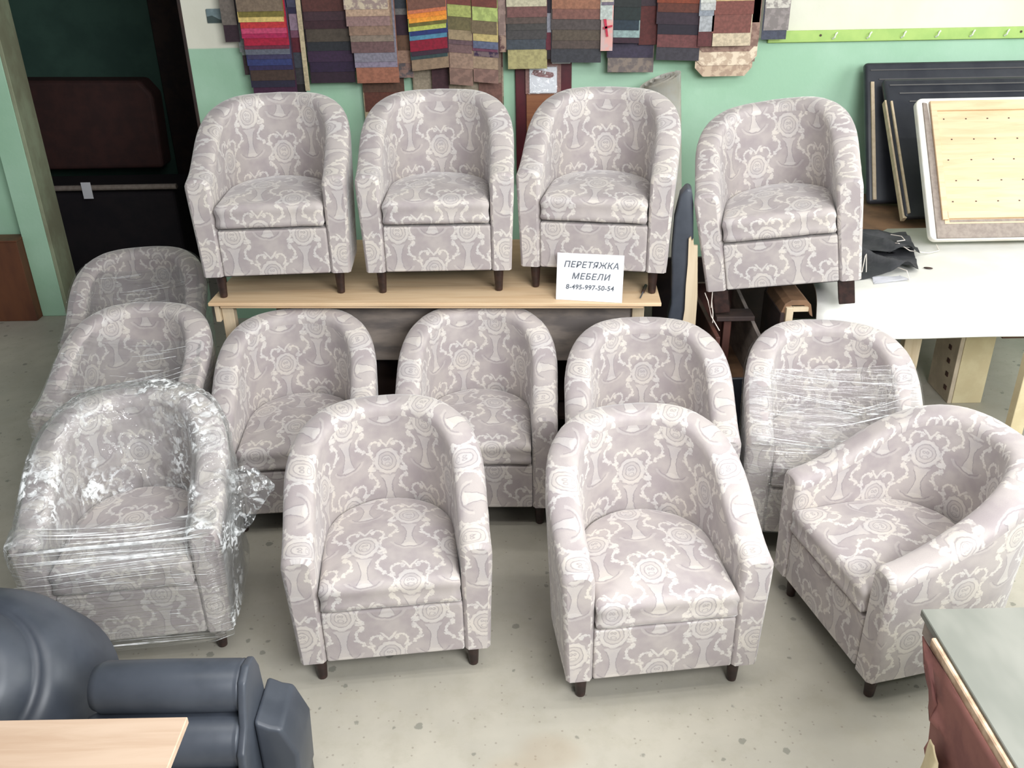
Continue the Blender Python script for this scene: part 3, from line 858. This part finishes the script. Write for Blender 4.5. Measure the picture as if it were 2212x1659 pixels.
def white_sheet():
    """flat over the table, rounding over its front edge and hanging forward"""
    bm = bmesh.new(); rows = []
    prof = [(4.86, 0.840), (4.4, 0.840), (4.1, 0.840)]
    for k in range(9):
        a = R(68)*k/8; prof.append((3.99 - 0.14*math.sin(a), 0.840 - 0.14*(1-math.cos(a))))
    y1, z1 = prof[-1]
    for k in range(1, 4): prof.append((y1 - 0.028*k, z1 - 0.025*k))
    NX = 30
    for j, (y, z) in enumerate(prof):
        row = []
        for k in range(NX+1):
            t = k/NX
            x0 = 1.375 + max(0, y-3.75)*0.18 + max(0, y-4.3)*0.9
            x = x0 + (3.3-x0)*t
            wv = 0.004*math.sin(x*9+1)*(1 if z < 0.80 else 0)
            row.append(bm.verts.new((x, y + wv, z)))
        rows.append(row)
    for A, B in zip(rows, rows[1:]):
        for k in range(NX): bm.faces.new((A[k], B[k], B[k+1], A[k+1])).smooth = True
    bmesh.ops.recalc_face_normals(bm, faces=bm.faces[:])
    if bm.faces[0].normal.z < 0: bmesh.ops.reverse_faces(bm, faces=bm.faces[:])
    bmesh.ops.solidify(bm, geom=bm.faces[:], thickness=-0.009)
    bmesh.ops.recalc_face_normals(bm, faces=bm.faces[:])
    return bm
ws = tag(link('white_sheet', white_sheet(), M['white']), 'white padding sheet over the table at the right, curving down over its front edge', 'sheet')
tag(link('yellow_board', bx(2.258, 2.32, 3.60, 3.65, 0, 0.66, 0.002), M['cream']), 'yellowish plank standing under the white table at the right edge', 'plank')

# folded grey cloth with strings
def cloth_patch(pts, nx, ny, amp, seed, thick=0.004, fold=0.0):
    """bilinear quad patch with folds, given thickness"""
    bm = bmesh.new(); g = []
    a, b, c, d = [Vector(p) for p in pts]
    for j in range(ny+1):
        row = []
        for k in range(nx+1):
            s, t = k/nx, j/ny
            p = a*(1-s)*(1-t) + b*s*(1-t) + c*s*t + d*(1-s)*t
            z = amp*(0.6+noise.noise(Vector((p.x*9, p.y*9, seed))) + 0.4*noise.noise(Vector((p.x*26, p.y*26, seed))))
            z += fold*math.exp(-((s*0.7+t*0.7-0.55)/0.10)**2)
            row.append(bm.verts.new((p.x, p.y, p.z + max(z, 0.0))))
        g.append(row)
    for A, B in zip(g, g[1:]):
        for k in range(nx): bm.faces.new((A[k], A[k+1], B[k+1], B[k])).smooth = True
    bmesh.ops.solidify(bm, geom=bm.faces[:], thickness=-thick)
    bmesh.ops.recalc_face_normals(bm, faces=bm.faces[:])
    return bm
gc = thing('folded_cloth', 'dark grey folded cover with loose white strings on the white sheet', 'cloth', (0, 0, 0))
link('cloth', cloth_patch([(1.60, 4.06, 0.852), (1.965, 4.16, 0.852), (2.075, 4.50, 0.852), (1.70, 4.62, 0.852)], 26, 22, 0.016, 3.3, 0.004, 0.055), M['greycloth'], gc)
link('flap', cloth_patch([(1.74, 4.40, 0.872), (2.05, 4.36, 0.872), (2.12, 4.72, 0.862), (1.80, 4.80, 0.862)], 20, 16, 0.02, 8.1, 0.004, 0.03), M['greycloth'], gc)
for pts in ([(1.93, 4.45, 0.905), (1.95, 4.40, 0.92), (2.0, 4.37, 0.89), (2.12, 4.42, 0.858), (2.19, 4.46, 0.856), (2.21, 4.54, 0.86)],
            [(1.99, 4.60, 0.90), (2.02, 4.54, 0.91), (2.02, 4.49, 0.905), (1.98, 4.49, 0.90)],
            [(1.66, 4.08, 0.89), (1.72, 4.22, 0.92), (1.74, 4.26, 0.915), (1.72, 4.2, 0.91), (1.68, 4.08, 0.89)],
            [(1.86, 4.16, 0.88), (1.88, 4.10, 0.885), (1.87, 4.03, 0.86)]):
    link('string', tube(pts, 0.0022, 6), M['string'], gc)
ch = bmesh.new()
bmesh.ops.create_uvsphere(ch, u_segments=16, v_segments=8, radius=1)
for v in ch.verts: v.co = Vector((v.co.x*0.022, v.co.y*0.010, v.co.z*0.004))
tag(link('chalk_piece', ch, M['leg'], None, (2.035, 4.215, 0.854), (0, 0, -0.4), True), 'small dark almond-shaped chalk on the white sheet', 'chalk')
tag(link('paper_scrap', cloth_patch([(1.70, 4.02, 0.851), (1.88, 4.05, 0.851), (1.86, 4.12, 0.851), (1.72, 4.10, 0.851)], 8, 6, 0.008, 1.0, 0.0012), M['paper']), 'white paper scrap peeking from under the grey folded cover', 'paper')

# ------------------------------------------------------------------ leaning panels
def leaning(name, label, cat, base, top_y, top_z, width):
    """frame whose local x runs right, local y up the lean, local z out of the face"""
    bx0, by, bz = base
    t = thing(name, label, cat, base)
    ang = math.atan2(top_z-bz, top_y-by)
    t.rotation_euler = (ang, 0, 0)
    return t, math.hypot(top_z-bz, top_y-by)
p1, h1 = leaning('upholstered_panel', 'black quilted sofa panel leaning on the green wall, rearmost of the two', 'panel', (2.13, 5.36, 0.838), 5.74, 1.585, 1.4)
def quilted(hh, w_, th, bands):
    bm = bx(0, w_, 0, hh, 0, th, 0.022, 4)
    return bm
link('padded_face', quilted(h1, 1.5, 0.05, 0), M['black'], p1, smooth=True)
link('wooden_edge', bx(0.028, 0.048, 0.02, h1-0.12, 0.046, 0.062, 0.001), M['ply_v'], p1)
p2, h2 = leaning('upholstered_panel', 'black quilted sofa panel leaning in front of another black panel', 'panel', (2.20, 4.98, 0.852), 5.60, 1.50, 1.4)
link('padded_face', quilted(h2, 1.5, 0.05, 0), M['black'], p2, smooth=True)
link('wooden_edge', bx(-0.006, 0.016, 0.0, h2-0.14, 0.0, 0.040, 0.001), M['ply_v'], p2)
link('wooden_edge', bx(0.018, 0.030, 0.02, h2-0.16, 0.048, 0.062, 0.001), M['ply_v'], p2)
for k in range(3):
    for (pp, hh) in ((p1, h1), (p2, h2)):
        y = hh - 0.05 - 0.055*k
        link('piping', tube([(0.03+0.05*k, y, 0.052), (1.46, y, 0.052)], 0.004, 6), M['blackseam'], pp)
p3, h3 = leaning('plywood_panel', 'bare plywood back of a sofa panel with white foam border', 'panel', (2.178, 4.54, 0.888), 5.02, 1.515, 1.2)
fr = bmesh.new()
def rounded_rect(x0, x1, y0, y1, r, n=5):
    pts = []
    for cx, cy, a0 in ((x1-r, y1-r, 0), (x0+r, y1-r, 90), (x0+r, y0+r, 180), (x1-r, y0+r, 270)):
        for k in range(n+1):
            a = R(a0 + 90*k/n); pts.append((cx + r*math.cos(a), cy + r*math.sin(a)))
    return pts
link('foam_border', prism(rounded_rect(0, 1.25, 0, h3, 0.035), -0.05, -0.0, 'z', 0.012, None, 3), M['foam'], p3, smooth=False)
link('fabric_band', prism([(0.028, 0.004), (1.22, 0.004), (1.22, 0.075), (0.085, 0.085), (0.05, h3-0.035), (0.028, h3-0.03)], 0.0, 0.010, 'z', 0.002), M['greyfab'], p3)
link('plywood_sheet', bx(0.075, 1.22, 0.08, h3-0.025, 0.0, 0.012), M['ply'], p3)
for (a, b, c_, d) in ((0.06, 1.22, h3-0.085, h3-0.03), (0.085, 1.22, 0.105, 0.145)):
    link('rail', bx(a, b, c_, d, 0.011, 0.026, 0.002), M['ply'], p3)
link('rail', bx(0.060, 0.092, 0.10, h3-0.085, 0.011, 0.026, 0.002), M['ply'], p3)
link('slot', bx(0.10, 1.22, 0.088, 0.101, 0.011, 0.014), M['greyfab'], p3)
nb = bmesh.new()
for r_ in range(5):
    for c_ in range(8):
        x = 0.13 + 0.115*c_ + 0.03*(r_ % 2) + random.uniform(-0.004, 0.004)
        y = 0.20 + 0.115*r_
        if y < h3-0.10: bx(x-0.004, x+0.004, y-0.003, y+0.003, 0.0115, 0.0135, 0, 1, nb)
no = link('nail_heads', nb, M['nail'], p3); no['kind'] = 'stuff'

# ------------------------------------------------------------------ foam roll
rl = thing('foam_roll', 'white rolled foam sheet leaning on the green wall behind the bench', 'roll', (0.985, 5.56, 0), (R(0.5), R(-3.6), 0))
bm = bmesh.new(); prev = None
N = 110; H0 = 1.55
for k in range(N+1):
    a = 2*PI*4.1*k/N; r_ = 0.012 + 0.118*k/N
    zt = H0 + 0.04*math.cos(a - 0.1)*(r_/0.12) + 0.025*(1-k/N)
    p = (r_*math.cos(a), r_*math.sin(a)*0.9)
    cur = [bm.verts.new((p[0]*(1.15-0.15*z/H0), p[1], z)) for z in (0.0, 0.5, 1.0, zt)]
    if prev:
        for j in range(3): bm.faces.new((prev[j], cur[j], cur[j+1], prev[j+1])).smooth = True
    prev = cur
bmesh.ops.solidify(bm, geom=bm.faces[:], thickness=0.022)
link('rolled_sheet', bm, M['foam'], rl)

# ------------------------------------------------------------------ swatch books on the wall
SW = {}
def swmat(c, pat=0, c2=None):
    key = (c, pat, c2)
    if key not in SW:
        cc1 = srgb(*c); cc2 = srgb(*(c2 or tuple(int(x*0.86) for x in c)))
        SW[key] = plain('swatch_cloth', cc1, cc2, 0.7, 26 if pat else 60, (1, 1, 1), 0.2, 0.002, 4, 0.42 if pat else 0.35, 0.56 if pat else 0.65)
    return SW[key]
ZTOP = 2.16
def px2z(v): return 1.99 - 0.00246*v - 0.0000004*v*v*1.2
def xz_tilt(x): return (1.867 - 1.867)  # rail is level
def swatch_book(label, x0, x1, strips, y=5.70, slant=0.0, dx=0.0, group='fabric swatch books on the wall', step=0.004, ragged=0.0):
    """strips: list of (bottom_px_y, colour[, pattern[, colour2]]) from the shortest sheet in front to the longest behind"""
    t = thing('swatch_book', label, 'swatch book', ((x0+x1)/2, y, ZTOP), (0, 0, 0), group)
    hw = (x1-x0)/2
    n = len(strips)
    prevz = ZTOP
    for k, s in enumerate(strips):
        zb = px2z(s[0]) - ZTOP
        yy = -0.004*(n-k) - 0.004
        jx = 0.004*math.sin(k*2.3) + dx*k/n
        sl = slant*hw
        pts = [(-hw+jx, 0), (hw+jx, 0), (hw+jx, zb+sl), (-hw+jx, zb-sl)]
        if k == 0: pts[0] = (-hw, 0.0); pts[1] = (hw, 0.0)
        m = swmat(s[1], s[2] if len(s) > 2 else 0, s[3] if len(s) > 3 else None)
        link('swatch', prism(pts, yy, yy+0.0028, 'y', 0.0), m, t)
    link('binding', bx(-hw-0.003, hw+0.003, -0.004*n-0.010, 0.004, -0.03, 0.02, 0.002), M['leg'], t)
    return t
# rail they hang from, above the frame, with the visible green rail to the right
rail = thing('hanging_rail', 'yellow green wall rail with white hooks above the black panels', 'rail', (0, 5.79, 1.748))
link('rail_bar', bx(1.56, 4.6, -0.016, 0.0, -0.033, 0.033, 0.003), M['green_rail'], rail)
for k in range(12):
    x = 1.955 + 0.204*k
    bm = tube([(x+0.012, -0.018, 0.018), (x, -0.03, 0.010), (x-0.004, -0.030, -0.006), (x-0.012, -0.018, -0.016)], 0.005, 6)
    link('hook', bm, M['hookw'], rail)
for x in (1.87, 3.06, 4.2):
    link('screw', lathe([(0.007, 0), (0.007, 0.003)], 10), M['nail'], rail, (x, -0.016, 0.005), (PI/2, 0, 0))
rail2 = tag(link('upper_rail', bx(-1.75, 1.75, 5.74, 5.76, 2.17, 2.21, 0.003), M['green_rail']), 'rail above the row of swatch books, out of the frame', 'rail')
for b in (-1.2, 0.0, 1.2):
    link('bracket', bx(b-0.01, b+0.01, 5.76, 5.80, 2.17, 2.21), M['green_rail'], rail2)

SB = swatch_book
SB('narrow grey brown swatch book at the far left of the row', -1.64, -1.555, [(45, (122, 112, 104)), (82, (58, 38, 48))], 5.71)
SB('pale grey swatch book beside the red and blue one', -1.565, -1.49, [(105, (134, 138, 136)), (112, (150, 158, 150)), (155, (72, 54, 58))], 5.73, dx=0.02)
SB('bright swatch book with yellow, red, pink and navy sheets', -1.522, -1.262, [
    (14, (128, 110, 92)), (26, (122, 110, 50)), (37, (224, 196, 120)), (50, (196, 52, 56)), (62, (200, 72, 110)), (72, (176, 34, 84)), (88, (172, 22, 56)),
    (96, (110, 40, 62)), (108, (100, 104, 116)), (118, (62, 58, 92)), (132, (50, 60, 112)), (142, (48, 40, 80)), (165, (70, 52, 44)), (180, (38, 34, 56)), (202, (64, 26, 56))], 5.68, dx=0.015)
SB('narrow lilac and maroon swatch strip beside the bright book', -1.258, -1.195, [(8, (70, 70, 92)), (22, (40, 34, 64)), (58, (146, 124, 140)), (74, (120, 76, 96)), (106, (92, 26, 40)), (140, (62, 66, 76)), (176, (58, 54, 58)), (196, (34, 26, 30))], 5.70)
SB('thin cream edged card hanging beside the dark purple book', -1.192, -1.165, [(188, (196, 180, 146))], 5.66)
SB('dark brown and purple swatch book behind the first armchair on the bench', -1.16, -0.895, [
    (18, (88, 48, 44)), (38, (66, 42, 50)), (56, (60, 32, 40)), (84, (78, 68, 58)), (104, (40, 42, 48)), (128, (56, 34, 62)), (150, (44, 26, 56)), (174, (48, 28, 44))], 5.70)
SB('mauve patterned swatch book with small dark flowers', -0.915, -0.665, [
    (14, (198, 182, 158), 1, (150, 130, 124)), (29, (190, 160, 136)), (50, (150, 120, 116)), (70, (146, 118, 100)), (84, (138, 122, 108)), (108, (112, 84, 84)), (128, (134, 130, 142)), (140, (140, 130, 148)), (174, (160, 104, 82))], 5.66, dx=0.04)
SB('dark narrow swatch strip with brown and floral pieces', -0.660, -0.545, [
    (15, (54, 60, 68)), (29, (116, 112, 110)), (73, (52, 26, 42)), (106, (106, 76, 56), 1), (134, (164, 130, 110)), (166, (92, 84, 86), 1, (140, 110, 100))], 5.70)
SB('small rainbow swatch book with orange, blue and crimson sheets', -0.552, -0.335, [
    (14, (120, 80, 66)), (22, (206, 118, 82)), (32, (236, 140, 50)), (42, (244, 160, 52)), (50, (112, 104, 48), 1), (60, (188, 196, 96)), (70, (36, 50, 110)), (80, (80, 136, 164)),
    (104, (140, 10, 44)), (114, (60, 34, 52)), (122, (50, 70, 72)), (146, (148, 124, 100))], 5.65, 0.09)
SB('lime and olive half sheet swatch book, left half', -0.332, -0.195, [
    (8, (120, 64, 54)), (34, (170, 176, 100)), (62, (110, 100, 66)), (84, (158, 138, 108)), (94, (104, 80, 86)), (112, (120, 92, 92)), (146, (158, 130, 112)), (182, (140, 110, 98), 1)], 5.66, -0.09)
SB('lime and olive half sheet swatch book, right half', -0.190, -0.045, [
    (14, (116, 60, 50)), (44, (176, 190, 112), 1), (72, (118, 102, 76)), (88, (196, 176, 116)), (104, (96, 104, 130)), (110, (110, 60, 84)), (122, (110, 92, 96), 1, (50, 30, 60)), (148, (164, 140, 116)), (178, (140, 108, 98), 1)], 5.66, -0.09)
SB('thin patterned strip hanging between lime and dark books', -0.040, 0.000, [(76, (150, 126, 118), 1), (112, (158, 132, 116), 1, (90, 60, 60))], 5.65)
SB('cream, red brown and slate swatch book with khaki last sheet', 0.008, 0.238, [
    (15, (200, 192, 164)), (38, (122, 82, 78)), (52, (94, 78, 72)), (66, (74, 70, 68)), (86, (74, 70, 70)), (108, (70, 76, 84)), (150, (176, 166, 116))], 5.67)
SB('narrow dark strip with a white tab between brown books', 0.238, 0.272, [(30, (36, 24, 42)), (72, (150, 150, 160)), (110, (100, 36, 50)), (130, (40, 28, 34))], 5.67)
SB('brown swatch book of wood coloured sheets above the foam roll side', 0.268, 0.560, [
    (22, (158, 108, 84)), (44, (130, 88, 78)), (67, (84, 74, 72)), (90, (92, 80, 68)), (108, (88, 74, 68)), (138, (60, 60, 66))], 5.66, -0.02)
uj = SB('narrow white and pink fabric strip with a red cross print', 0.548, 0.618, [(8, (210, 200, 180)), (15, (120, 110, 126)), (46, (196, 204, 198)), (113, (222, 166, 158), 1, (206, 176, 172))], 5.64)
crossm = swmat((196, 48, 74))
for pts in ([(-0.020, -0.28), (-0.004, -0.28), (0.010, -0.375), (-0.002, -0.375)], [(-0.020, -0.335), (-0.02, -0.322), (0.032, -0.312), (0.032, -0.322)]):
    link('red_cross_print', prism([(a, b-0.0) for a, b in pts], -0.0225, -0.0208, 'y'), crossm, uj)
SB('dark green and slate swatch book with a pale teal strip', 0.622, 0.775, [(20, (40, 44, 44)), (48, (34, 44, 44)), (70, (40, 54, 66)), (86, (150, 172, 170)), (98, (58, 32, 46))], 5.66, -0.03)
SB('dark maroon swatch book with navy and grey brocade last sheets', 0.60, 0.872, [(60, (88, 40, 38)), (98, (72, 34, 34)), (132, (62, 54, 74)), (164, (136, 122, 112), 1, (110, 100, 98))], 5.71, -0.02)
SB('red brown leather swatch strip hanging behind the black one', 0.775, 0.885, [(20, (60, 44, 52)), (104, (90, 38, 36))], 5.69)
SB('black and rust swatch book beside the grey striped strip', 0.868, 1.120, [(14, (132, 60, 34)), (34, (96, 48, 36)), (60, (52, 36, 48)), (82, (36, 28, 42)), (110, (112, 64, 64)), (138, (62, 58, 66))], 5.67, -0.04, dx=0.02)
SB('narrow grey and white striped swatch strip', 1.115, 1.200, [(14, (214, 214, 206)), (30, (198, 198, 196)), (42, (150, 156, 166)), (76, (176, 178, 182)), (108, (100, 50, 52))], 5.65)
SB('red brown swatch book ending in cream crackle pattern sheets', 1.195, 1.42, [(11, (206, 176, 128)), (40, (128, 74, 66)), (80, (130, 78, 70)), (108, (214, 196, 168))], 5.65)
big = thing('swatch_book', 'wide cream crackle patterned swatch sheet with cut corners', 'swatch book', (1.29, 5.70, ZTOP), (0, 0, 0), 'fabric swatch books on the wall')
for k, (zb_, hw, c1, c2) in enumerate(((122, 0.19, (158, 128, 114), (130, 100, 90)), (152, 0.19, (232, 214, 190), (196, 172, 150)), (176, 0.17, (206, 182, 158), (176, 150, 130)))):
    z = px2z(zb_) - ZTOP
    link('swatch', prism([(-hw*0.8, 0), (hw, 0), (hw, z+0.05), (hw*0.75, z), (-hw*0.7, z), (-hw, z+0.05), (-hw, z+0.14), (-hw*0.8, z+0.18)], -0.006-0.005*(2-k), -0.003-0.005*(2-k), 'y'), swmat(c1, 1, c2), big)
SB('tall pale brown swatch strip at the right of the crackle sheets', 1.42, 1.475, [(60, (176, 152, 134), 1), (112, (160, 130, 116), 1), (145, (140, 116, 104))], 5.70)
SB('grey patterned swatch book at the right end of the row', 1.50, 1.645, [(30, (150, 142, 138), 1, (206, 200, 190)), (78, (152, 142, 140), 1), (98, (76, 80, 96))], 5.70, 0.0)

# longer samples hanging lower behind
SB('long dark brown swatch sheet with a cream label hanging low', -0.865, -0.62, [(200, (92, 64, 50)), (243, (98, 54, 42)), (264, (178, 160, 130)), (330, (70, 54, 44))], 5.77, 0.0)
SB('beige and olive cloth sample hanging low behind the middle armchair', -0.56, -0.02, [(150, (96, 66, 60)), (215, (164, 150, 130)), (260, (158, 142, 120)), (330, (112, 104, 84))], 5.775, 0.0)
SB('small maroon sample hanging over the beige cloth', -0.445, -0.345, [(198, (74, 44, 50))], 5.735)
SB('red brown sample hanging low right of the beige cloth', -0.17, -0.03, [(184, (150, 128, 110)), (330, (124, 88, 78))], 5.76)
# framed sample board
fb = thing('sample_board', 'maroon framed sample board with orange brown wood centre behind the bench', 'sample board', (0, 5.775, 0.9))
link('maroon_backing', bx(0.055, 0.395, 0.0, 0.012, 0.0, 0.80, 0.002), plain('maroon_laminate', srgb(86, 26, 36), srgb(70, 20, 30), 0.4), fb)
link('wood_panel', bx(0.120, 0.325, -0.008, -0.001, 0.0, 0.56, 0.002), wood('orange_brown_veneer', srgb(150, 98, 62), srgb(118, 66, 46), 0), fb)
link('mauve_sheet', bx(0.115, 0.330, -0.014, -0.009, 0.55, 0.80, 0.001), swmat((150, 114, 108)), fb)
lb = link('paper_bag_card', bx(0.140, 0.305, -0.020, -0.016, 0.555, 0.705, 0.004), M['paper'], fb)
link('maroon_smear', prism([(0.152, 0.665), (0.20, 0.650), (0.27, 0.642), (0.288, 0.655), (0.282, 0.672), (0.21, 0.686), (0.165, 0.690)], -0.024, -0.021, 'y'), swmat((150, 100, 102)), fb)
fbm_ = bmesh.new()
g = [[fbm_.verts.new((0.135 + 0.175*k/12, -0.027 - 0.004*noise.noise(Vector((k*0.7, j*0.7, 2))), 0.55 + 0.165*j/12)) for k in range(13)] for j in range(13)]
for A, B in zip(g, g[1:]):
    for k in range(12): fbm_.faces.new((A[k], A[k+1], B[k+1], B[k]))
link('clear_bag', fbm_, M['film_bag'], fb)
link('white_label', bx(0.275, 0.385, -0.020, -0.014, 0.722, 0.738, 0.002), M['paper'], fb)
# small picture
pc = thing('small_picture', 'small grey blue landscape photo pinned to the cream wall', 'picture', (-1.70, 5.795, 1.92))
link('photo', bx(-0.052, 0.052, -0.006, 0, -0.038, 0.040, 0.004), plain('faded_sky_print', srgb(112, 130, 134), srgb(138, 156, 158), 0.5, 12), pc)
link('dark_hill_print', prism([(-0.050, -0.036), (0.048, -0.036), (0.048, -0.022), (0.02, -0.018), (0.0, -0.006), (-0.02, 0.004), (-0.05, -0.002)], -0.0075, -0.006, 'y'), new_mat('dark_green_print', srgb(70, 84, 82), 0.6)[0], pc)

# ------------------------------------------------------------------ left: passage contents
ds = thing('brown_sofa_back', 'dark brown upholstered sofa back seen dimly through the doorway', 'sofa', (-3.2, 7.2, 0))
link('backrest', prism([(-0.62, 0.70), (0.50, 0.70), (0.52, 1.25), (0.44, 1.36), (-0.70, 1.38), (-0.72, 1.2)], 0.0, 0.22, 'y', 0.03, None, 3), plain('brown_upholstery', srgb(70, 42, 38), srgb(58, 36, 34), 0.8), ds, smooth=False)
link('seat_base', bx(-0.8, 0.75, -0.55, 0.0, 0.0, 0.66, 0.03, 3), plain('near_black_cloth', srgb(34, 28, 32), srgb(26, 22, 28), 0.9), ds)
link('seat_edge_tube', tube([(-0.78, -0.56, 0.70), (0.78, -0.56, 0.70)], 0.02, 10), M['greyfab'], ds)
TAGX, TAGZ = -3.06, 0.69
tag(link('paper_tag', bx(TAGX-0.035, TAGX+0.035, 6.60, 6.603, TAGZ-0.06, TAGZ+0.06), M['paper'], None), 'small pale paper tag hanging in the dark doorway', 'tag')
bb = thing('brown_cabinet', 'brown laminated cabinet side standing at the far left by the pillar', 'cabinet', (-3.24, 5.86, 0))
link('body', bx(-0.9, 0.0, -0.04, 0.10, 0.0, 0.56, 0.003), M['brownbox'], bb)
link('top', bx(-0.9, 0.005, -0.045, 0.10, 0.56, 0.572, 0.002), M['brownbox'], bb)

# ------------------------------------------------------------------ blue-grey sofa at the lower left
so = thing('blue_sofa', 'dark blue grey leatherette sofa with rolled cushions at the lower left', 'sofa', (0, 0, 0))
def bolster(name, y, z, r, x0, x1):
    bm = bmesh.new(); n = 28; rings = []
    prof = [(x0, 0.55), (x0+0.01, 0.86), (x0+0.035, 1.0), ((x0+x1)/2, 1.02), (x1-0.016, 1.0), (x1-0.012, 0.975), (x1-0.006, 1.0), (x1, 0.97), (x1+0.004, 0.8)]
    for x, f in prof:
        rings.append([bm.verts.new((x, y + r*f*math.cos(2*PI*k/n), z + r*f*0.98*math.sin(2*PI*k/n))) for k in range(n)])
    for A, B in zip(rings, rings[1:]):
        for k in range(n): bm.faces.new((A[k], A[(k+1) % n], B[(k+1) % n], B[k])).smooth = True
    bm.faces.new(rings[0][::-1]); bm.faces.new(rings[-1])
    bmesh.ops.recalc_face_normals(bm, faces=bm.faces[:])
    return link(name, bm, M['navy'], so)
bolster('rolled_cushion', 1.935, 0.485, 0.074, -1.20, -0.772)
bolster('rolled_cushion', 1.86, 0.360, 0.078, -1.22, -0.772)
bolster('rolled_cushion', 1.80, 0.225, 0.078, -1.22, -0.780)
# end panel that follows the cushions
ep = [(1.72, 0.0), (1.72, 0.22), (1.765, 0.31), (1.775, 0.38), (1.83, 0.43), (1.855, 0.50), (1.88, 0.545), (1.93, 0.563), (1.985, 0.545), (2.01, 0.49), (2.02, 0.36), (2.04, 0.32), (2.04, 0.0)]
link('end_panel', prism(ep, -0.772, -0.748, 'x', 0.008, None, 3), M['navy'], so, smooth=True)
link('boxed_arm', prism([(-0.748, 0.06), (-0.748, 0.40), (-0.705, 0.375), (-0.672, 0.368), (-0.635, 0.265), (-0.645, 0.06)], 1.875, 2.06, 'y', 0.014, None, 3), M['navy'], so, smooth=True)
link('arm_base', bx(-0.745, -0.65, 1.90, 2.05, 0.0, 0.06, 0.004), M['black'], so)
# pleated round arm: nested rolls about an axis that leans to the viewer
bm = bmesh.new(); n = 56
prof = []
def bulge(r0, r1, h0, h1, k=7):
    for i in range(k):
        t = i/(k-1); prof.append((r0 + (r1-r0)*t, h0 + (h1-h0)*t + 0.035*math.sin(PI*t)))
bulge(0.0, 0.145, 0.20, 0.165); bulge(0.150, 0.255, 0.150, 0.085); bulge(0.260, 0.345, 0.065, -0.04); 
prof += [(0.355, -0.10), (0.345, -0.3)]
rings = []
for r_, h_ in prof[1:]:
    rings.append([bm.verts.new((r_*math.cos(2*PI*k/n), r_*0.92*math.sin(2*PI*k/n), h_)) for k in range(n)])
c0 = bm.verts.new((0, 0, 0.20))
for k in range(n): bm.faces.new((rings[0][(k+1) % n], rings[0][k], c0)).smooth = True
for A, B in zip(rings, rings[1:]):
    for k in range(n): bm.faces.new((A[k], A[(k+1) % n], B[(k+1) % n], B[k])).smooth = True
bmesh.ops.recalc_face_normals(bm, faces=bm.faces[:])
link('pleated_round_arm', bm, M['navy'], so, (-1.64, 2.01, 0.40), (R(38), R(-4), 0))
link('sofa_base', bx(-1.9, -0.79, 1.72, 2.06, 0.0, 0.14, 0.01, 2), M['under'], so)

# pale tabletop at the lower left
tl = thing('pale_table', 'pale wooden tabletop corner at the lower left in front of the sofa', 'table', (-0.705, 1.428, 0), (0, 0, 0.0))
link('tabletop', bx(-1.3, 0.0, -0.62, 0.0, 0.882, 0.900, 0.002), wood('beech_tabletop', srgb(196, 172, 150), srgb(178, 150, 126), 0), tl)
for lx, ly in ((-0.12, -0.10), (-1.2, -0.06), (-0.12, -0.56), (-1.2, -0.56)):
    link('leg', bx(lx-0.02, lx+0.02, ly-0.02, ly+0.02, 0, 0.882, 0.002), M['ply_v'], tl)

# worktable at the lower right
tr_ = thing('grey_worktable', 'worn grey worktop corner at the lower right with brown cloth over its edge', 'table', (0.98, 1.723, 0), (0, 0, 0.0))
link('worktop', bx(-0.0, 1.0, -0.85, 0.0, 0.880, 0.900, 0.002), M['worktop'], tr_)
link('edge_band', bx(-0.012, 0.0, -0.85, -0.09, 0.862, 0.893, 0.003), M['edge'], tr_)
link('underlayer', bx(0.004, 0.99, -0.84, -0.02, 0.84, 0.880, 0.001), M['board'], tr_)
for lx, ly in ((0.12, -0.12), (0.9, -0.12), (0.12, -0.75), (0.9, -0.75)):
    link('leg', bx(lx-0.025, lx+0.025, ly-0.025, ly+0.025, 0, 0.84, 0.002), M['dark_board'], tr_)
def hanging(poly, x, amp, seed, mat, name, label, cat):
    """torn cloth hanging along the table's left side; poly in (y, z)"""
    bm = bmesh.new()
    vs = [bm.verts.new((x, y, z)) for y, z in poly]
    f = bm.faces.new(vs)
    bmesh.ops.triangulate(bm, faces=[f])
    bmesh.ops.subdivide_edges(bm, edges=bm.edges[:], cuts=5, use_grid_fill=True)
    for v in bm.verts:
        k = max(0, 0.90 - v.co.z)
        v.co.x += -amp*k*2 + k*0.12*noise.noise(Vector((v.co.y*14, v.co.z*6, seed))) - 0.002
    for f in bm.faces: f.smooth = True
    bmesh.ops.solidify(bm, geom=bm.faces[:], thickness=0.003)
    bmesh.ops.recalc_face_normals(bm, faces=bm.faces[:])
    return tag(link(name, bm, mat), label, cat)
hanging([(1.66, 0.872), (1.647, 0.862), (1.625, 0.845), (1.60, 0.83), (1.60, 0.785), (1.565, 0.775), (1.545, 0.785), (1.535, 0.78), (1.545, 0.72), (1.53, 0.67), (1.535, 0.64), (1.50, 0.60), (1.47, 0.52), (1.45, 0.40), (1.05, 0.38), (1.05, 0.872)],
        0.965, 0.0, 1.1, M['redpaper'], 'hanging_cloth', 'red brown cloth hanging over the grey worktop edge', 'cloth')
hanging([(1.52, 0.56), (1.508, 0.64), (1.497, 0.712), (1.47, 0.722), (1.44, 0.70), (1.40, 0.60), (1.38, 0.45), (1.50, 0.44)],
        0.945, 0.0, 4.1, M['cream'], 'cream_cloth', 'cream cloth piece hanging in front of the red brown cloth', 'cloth')
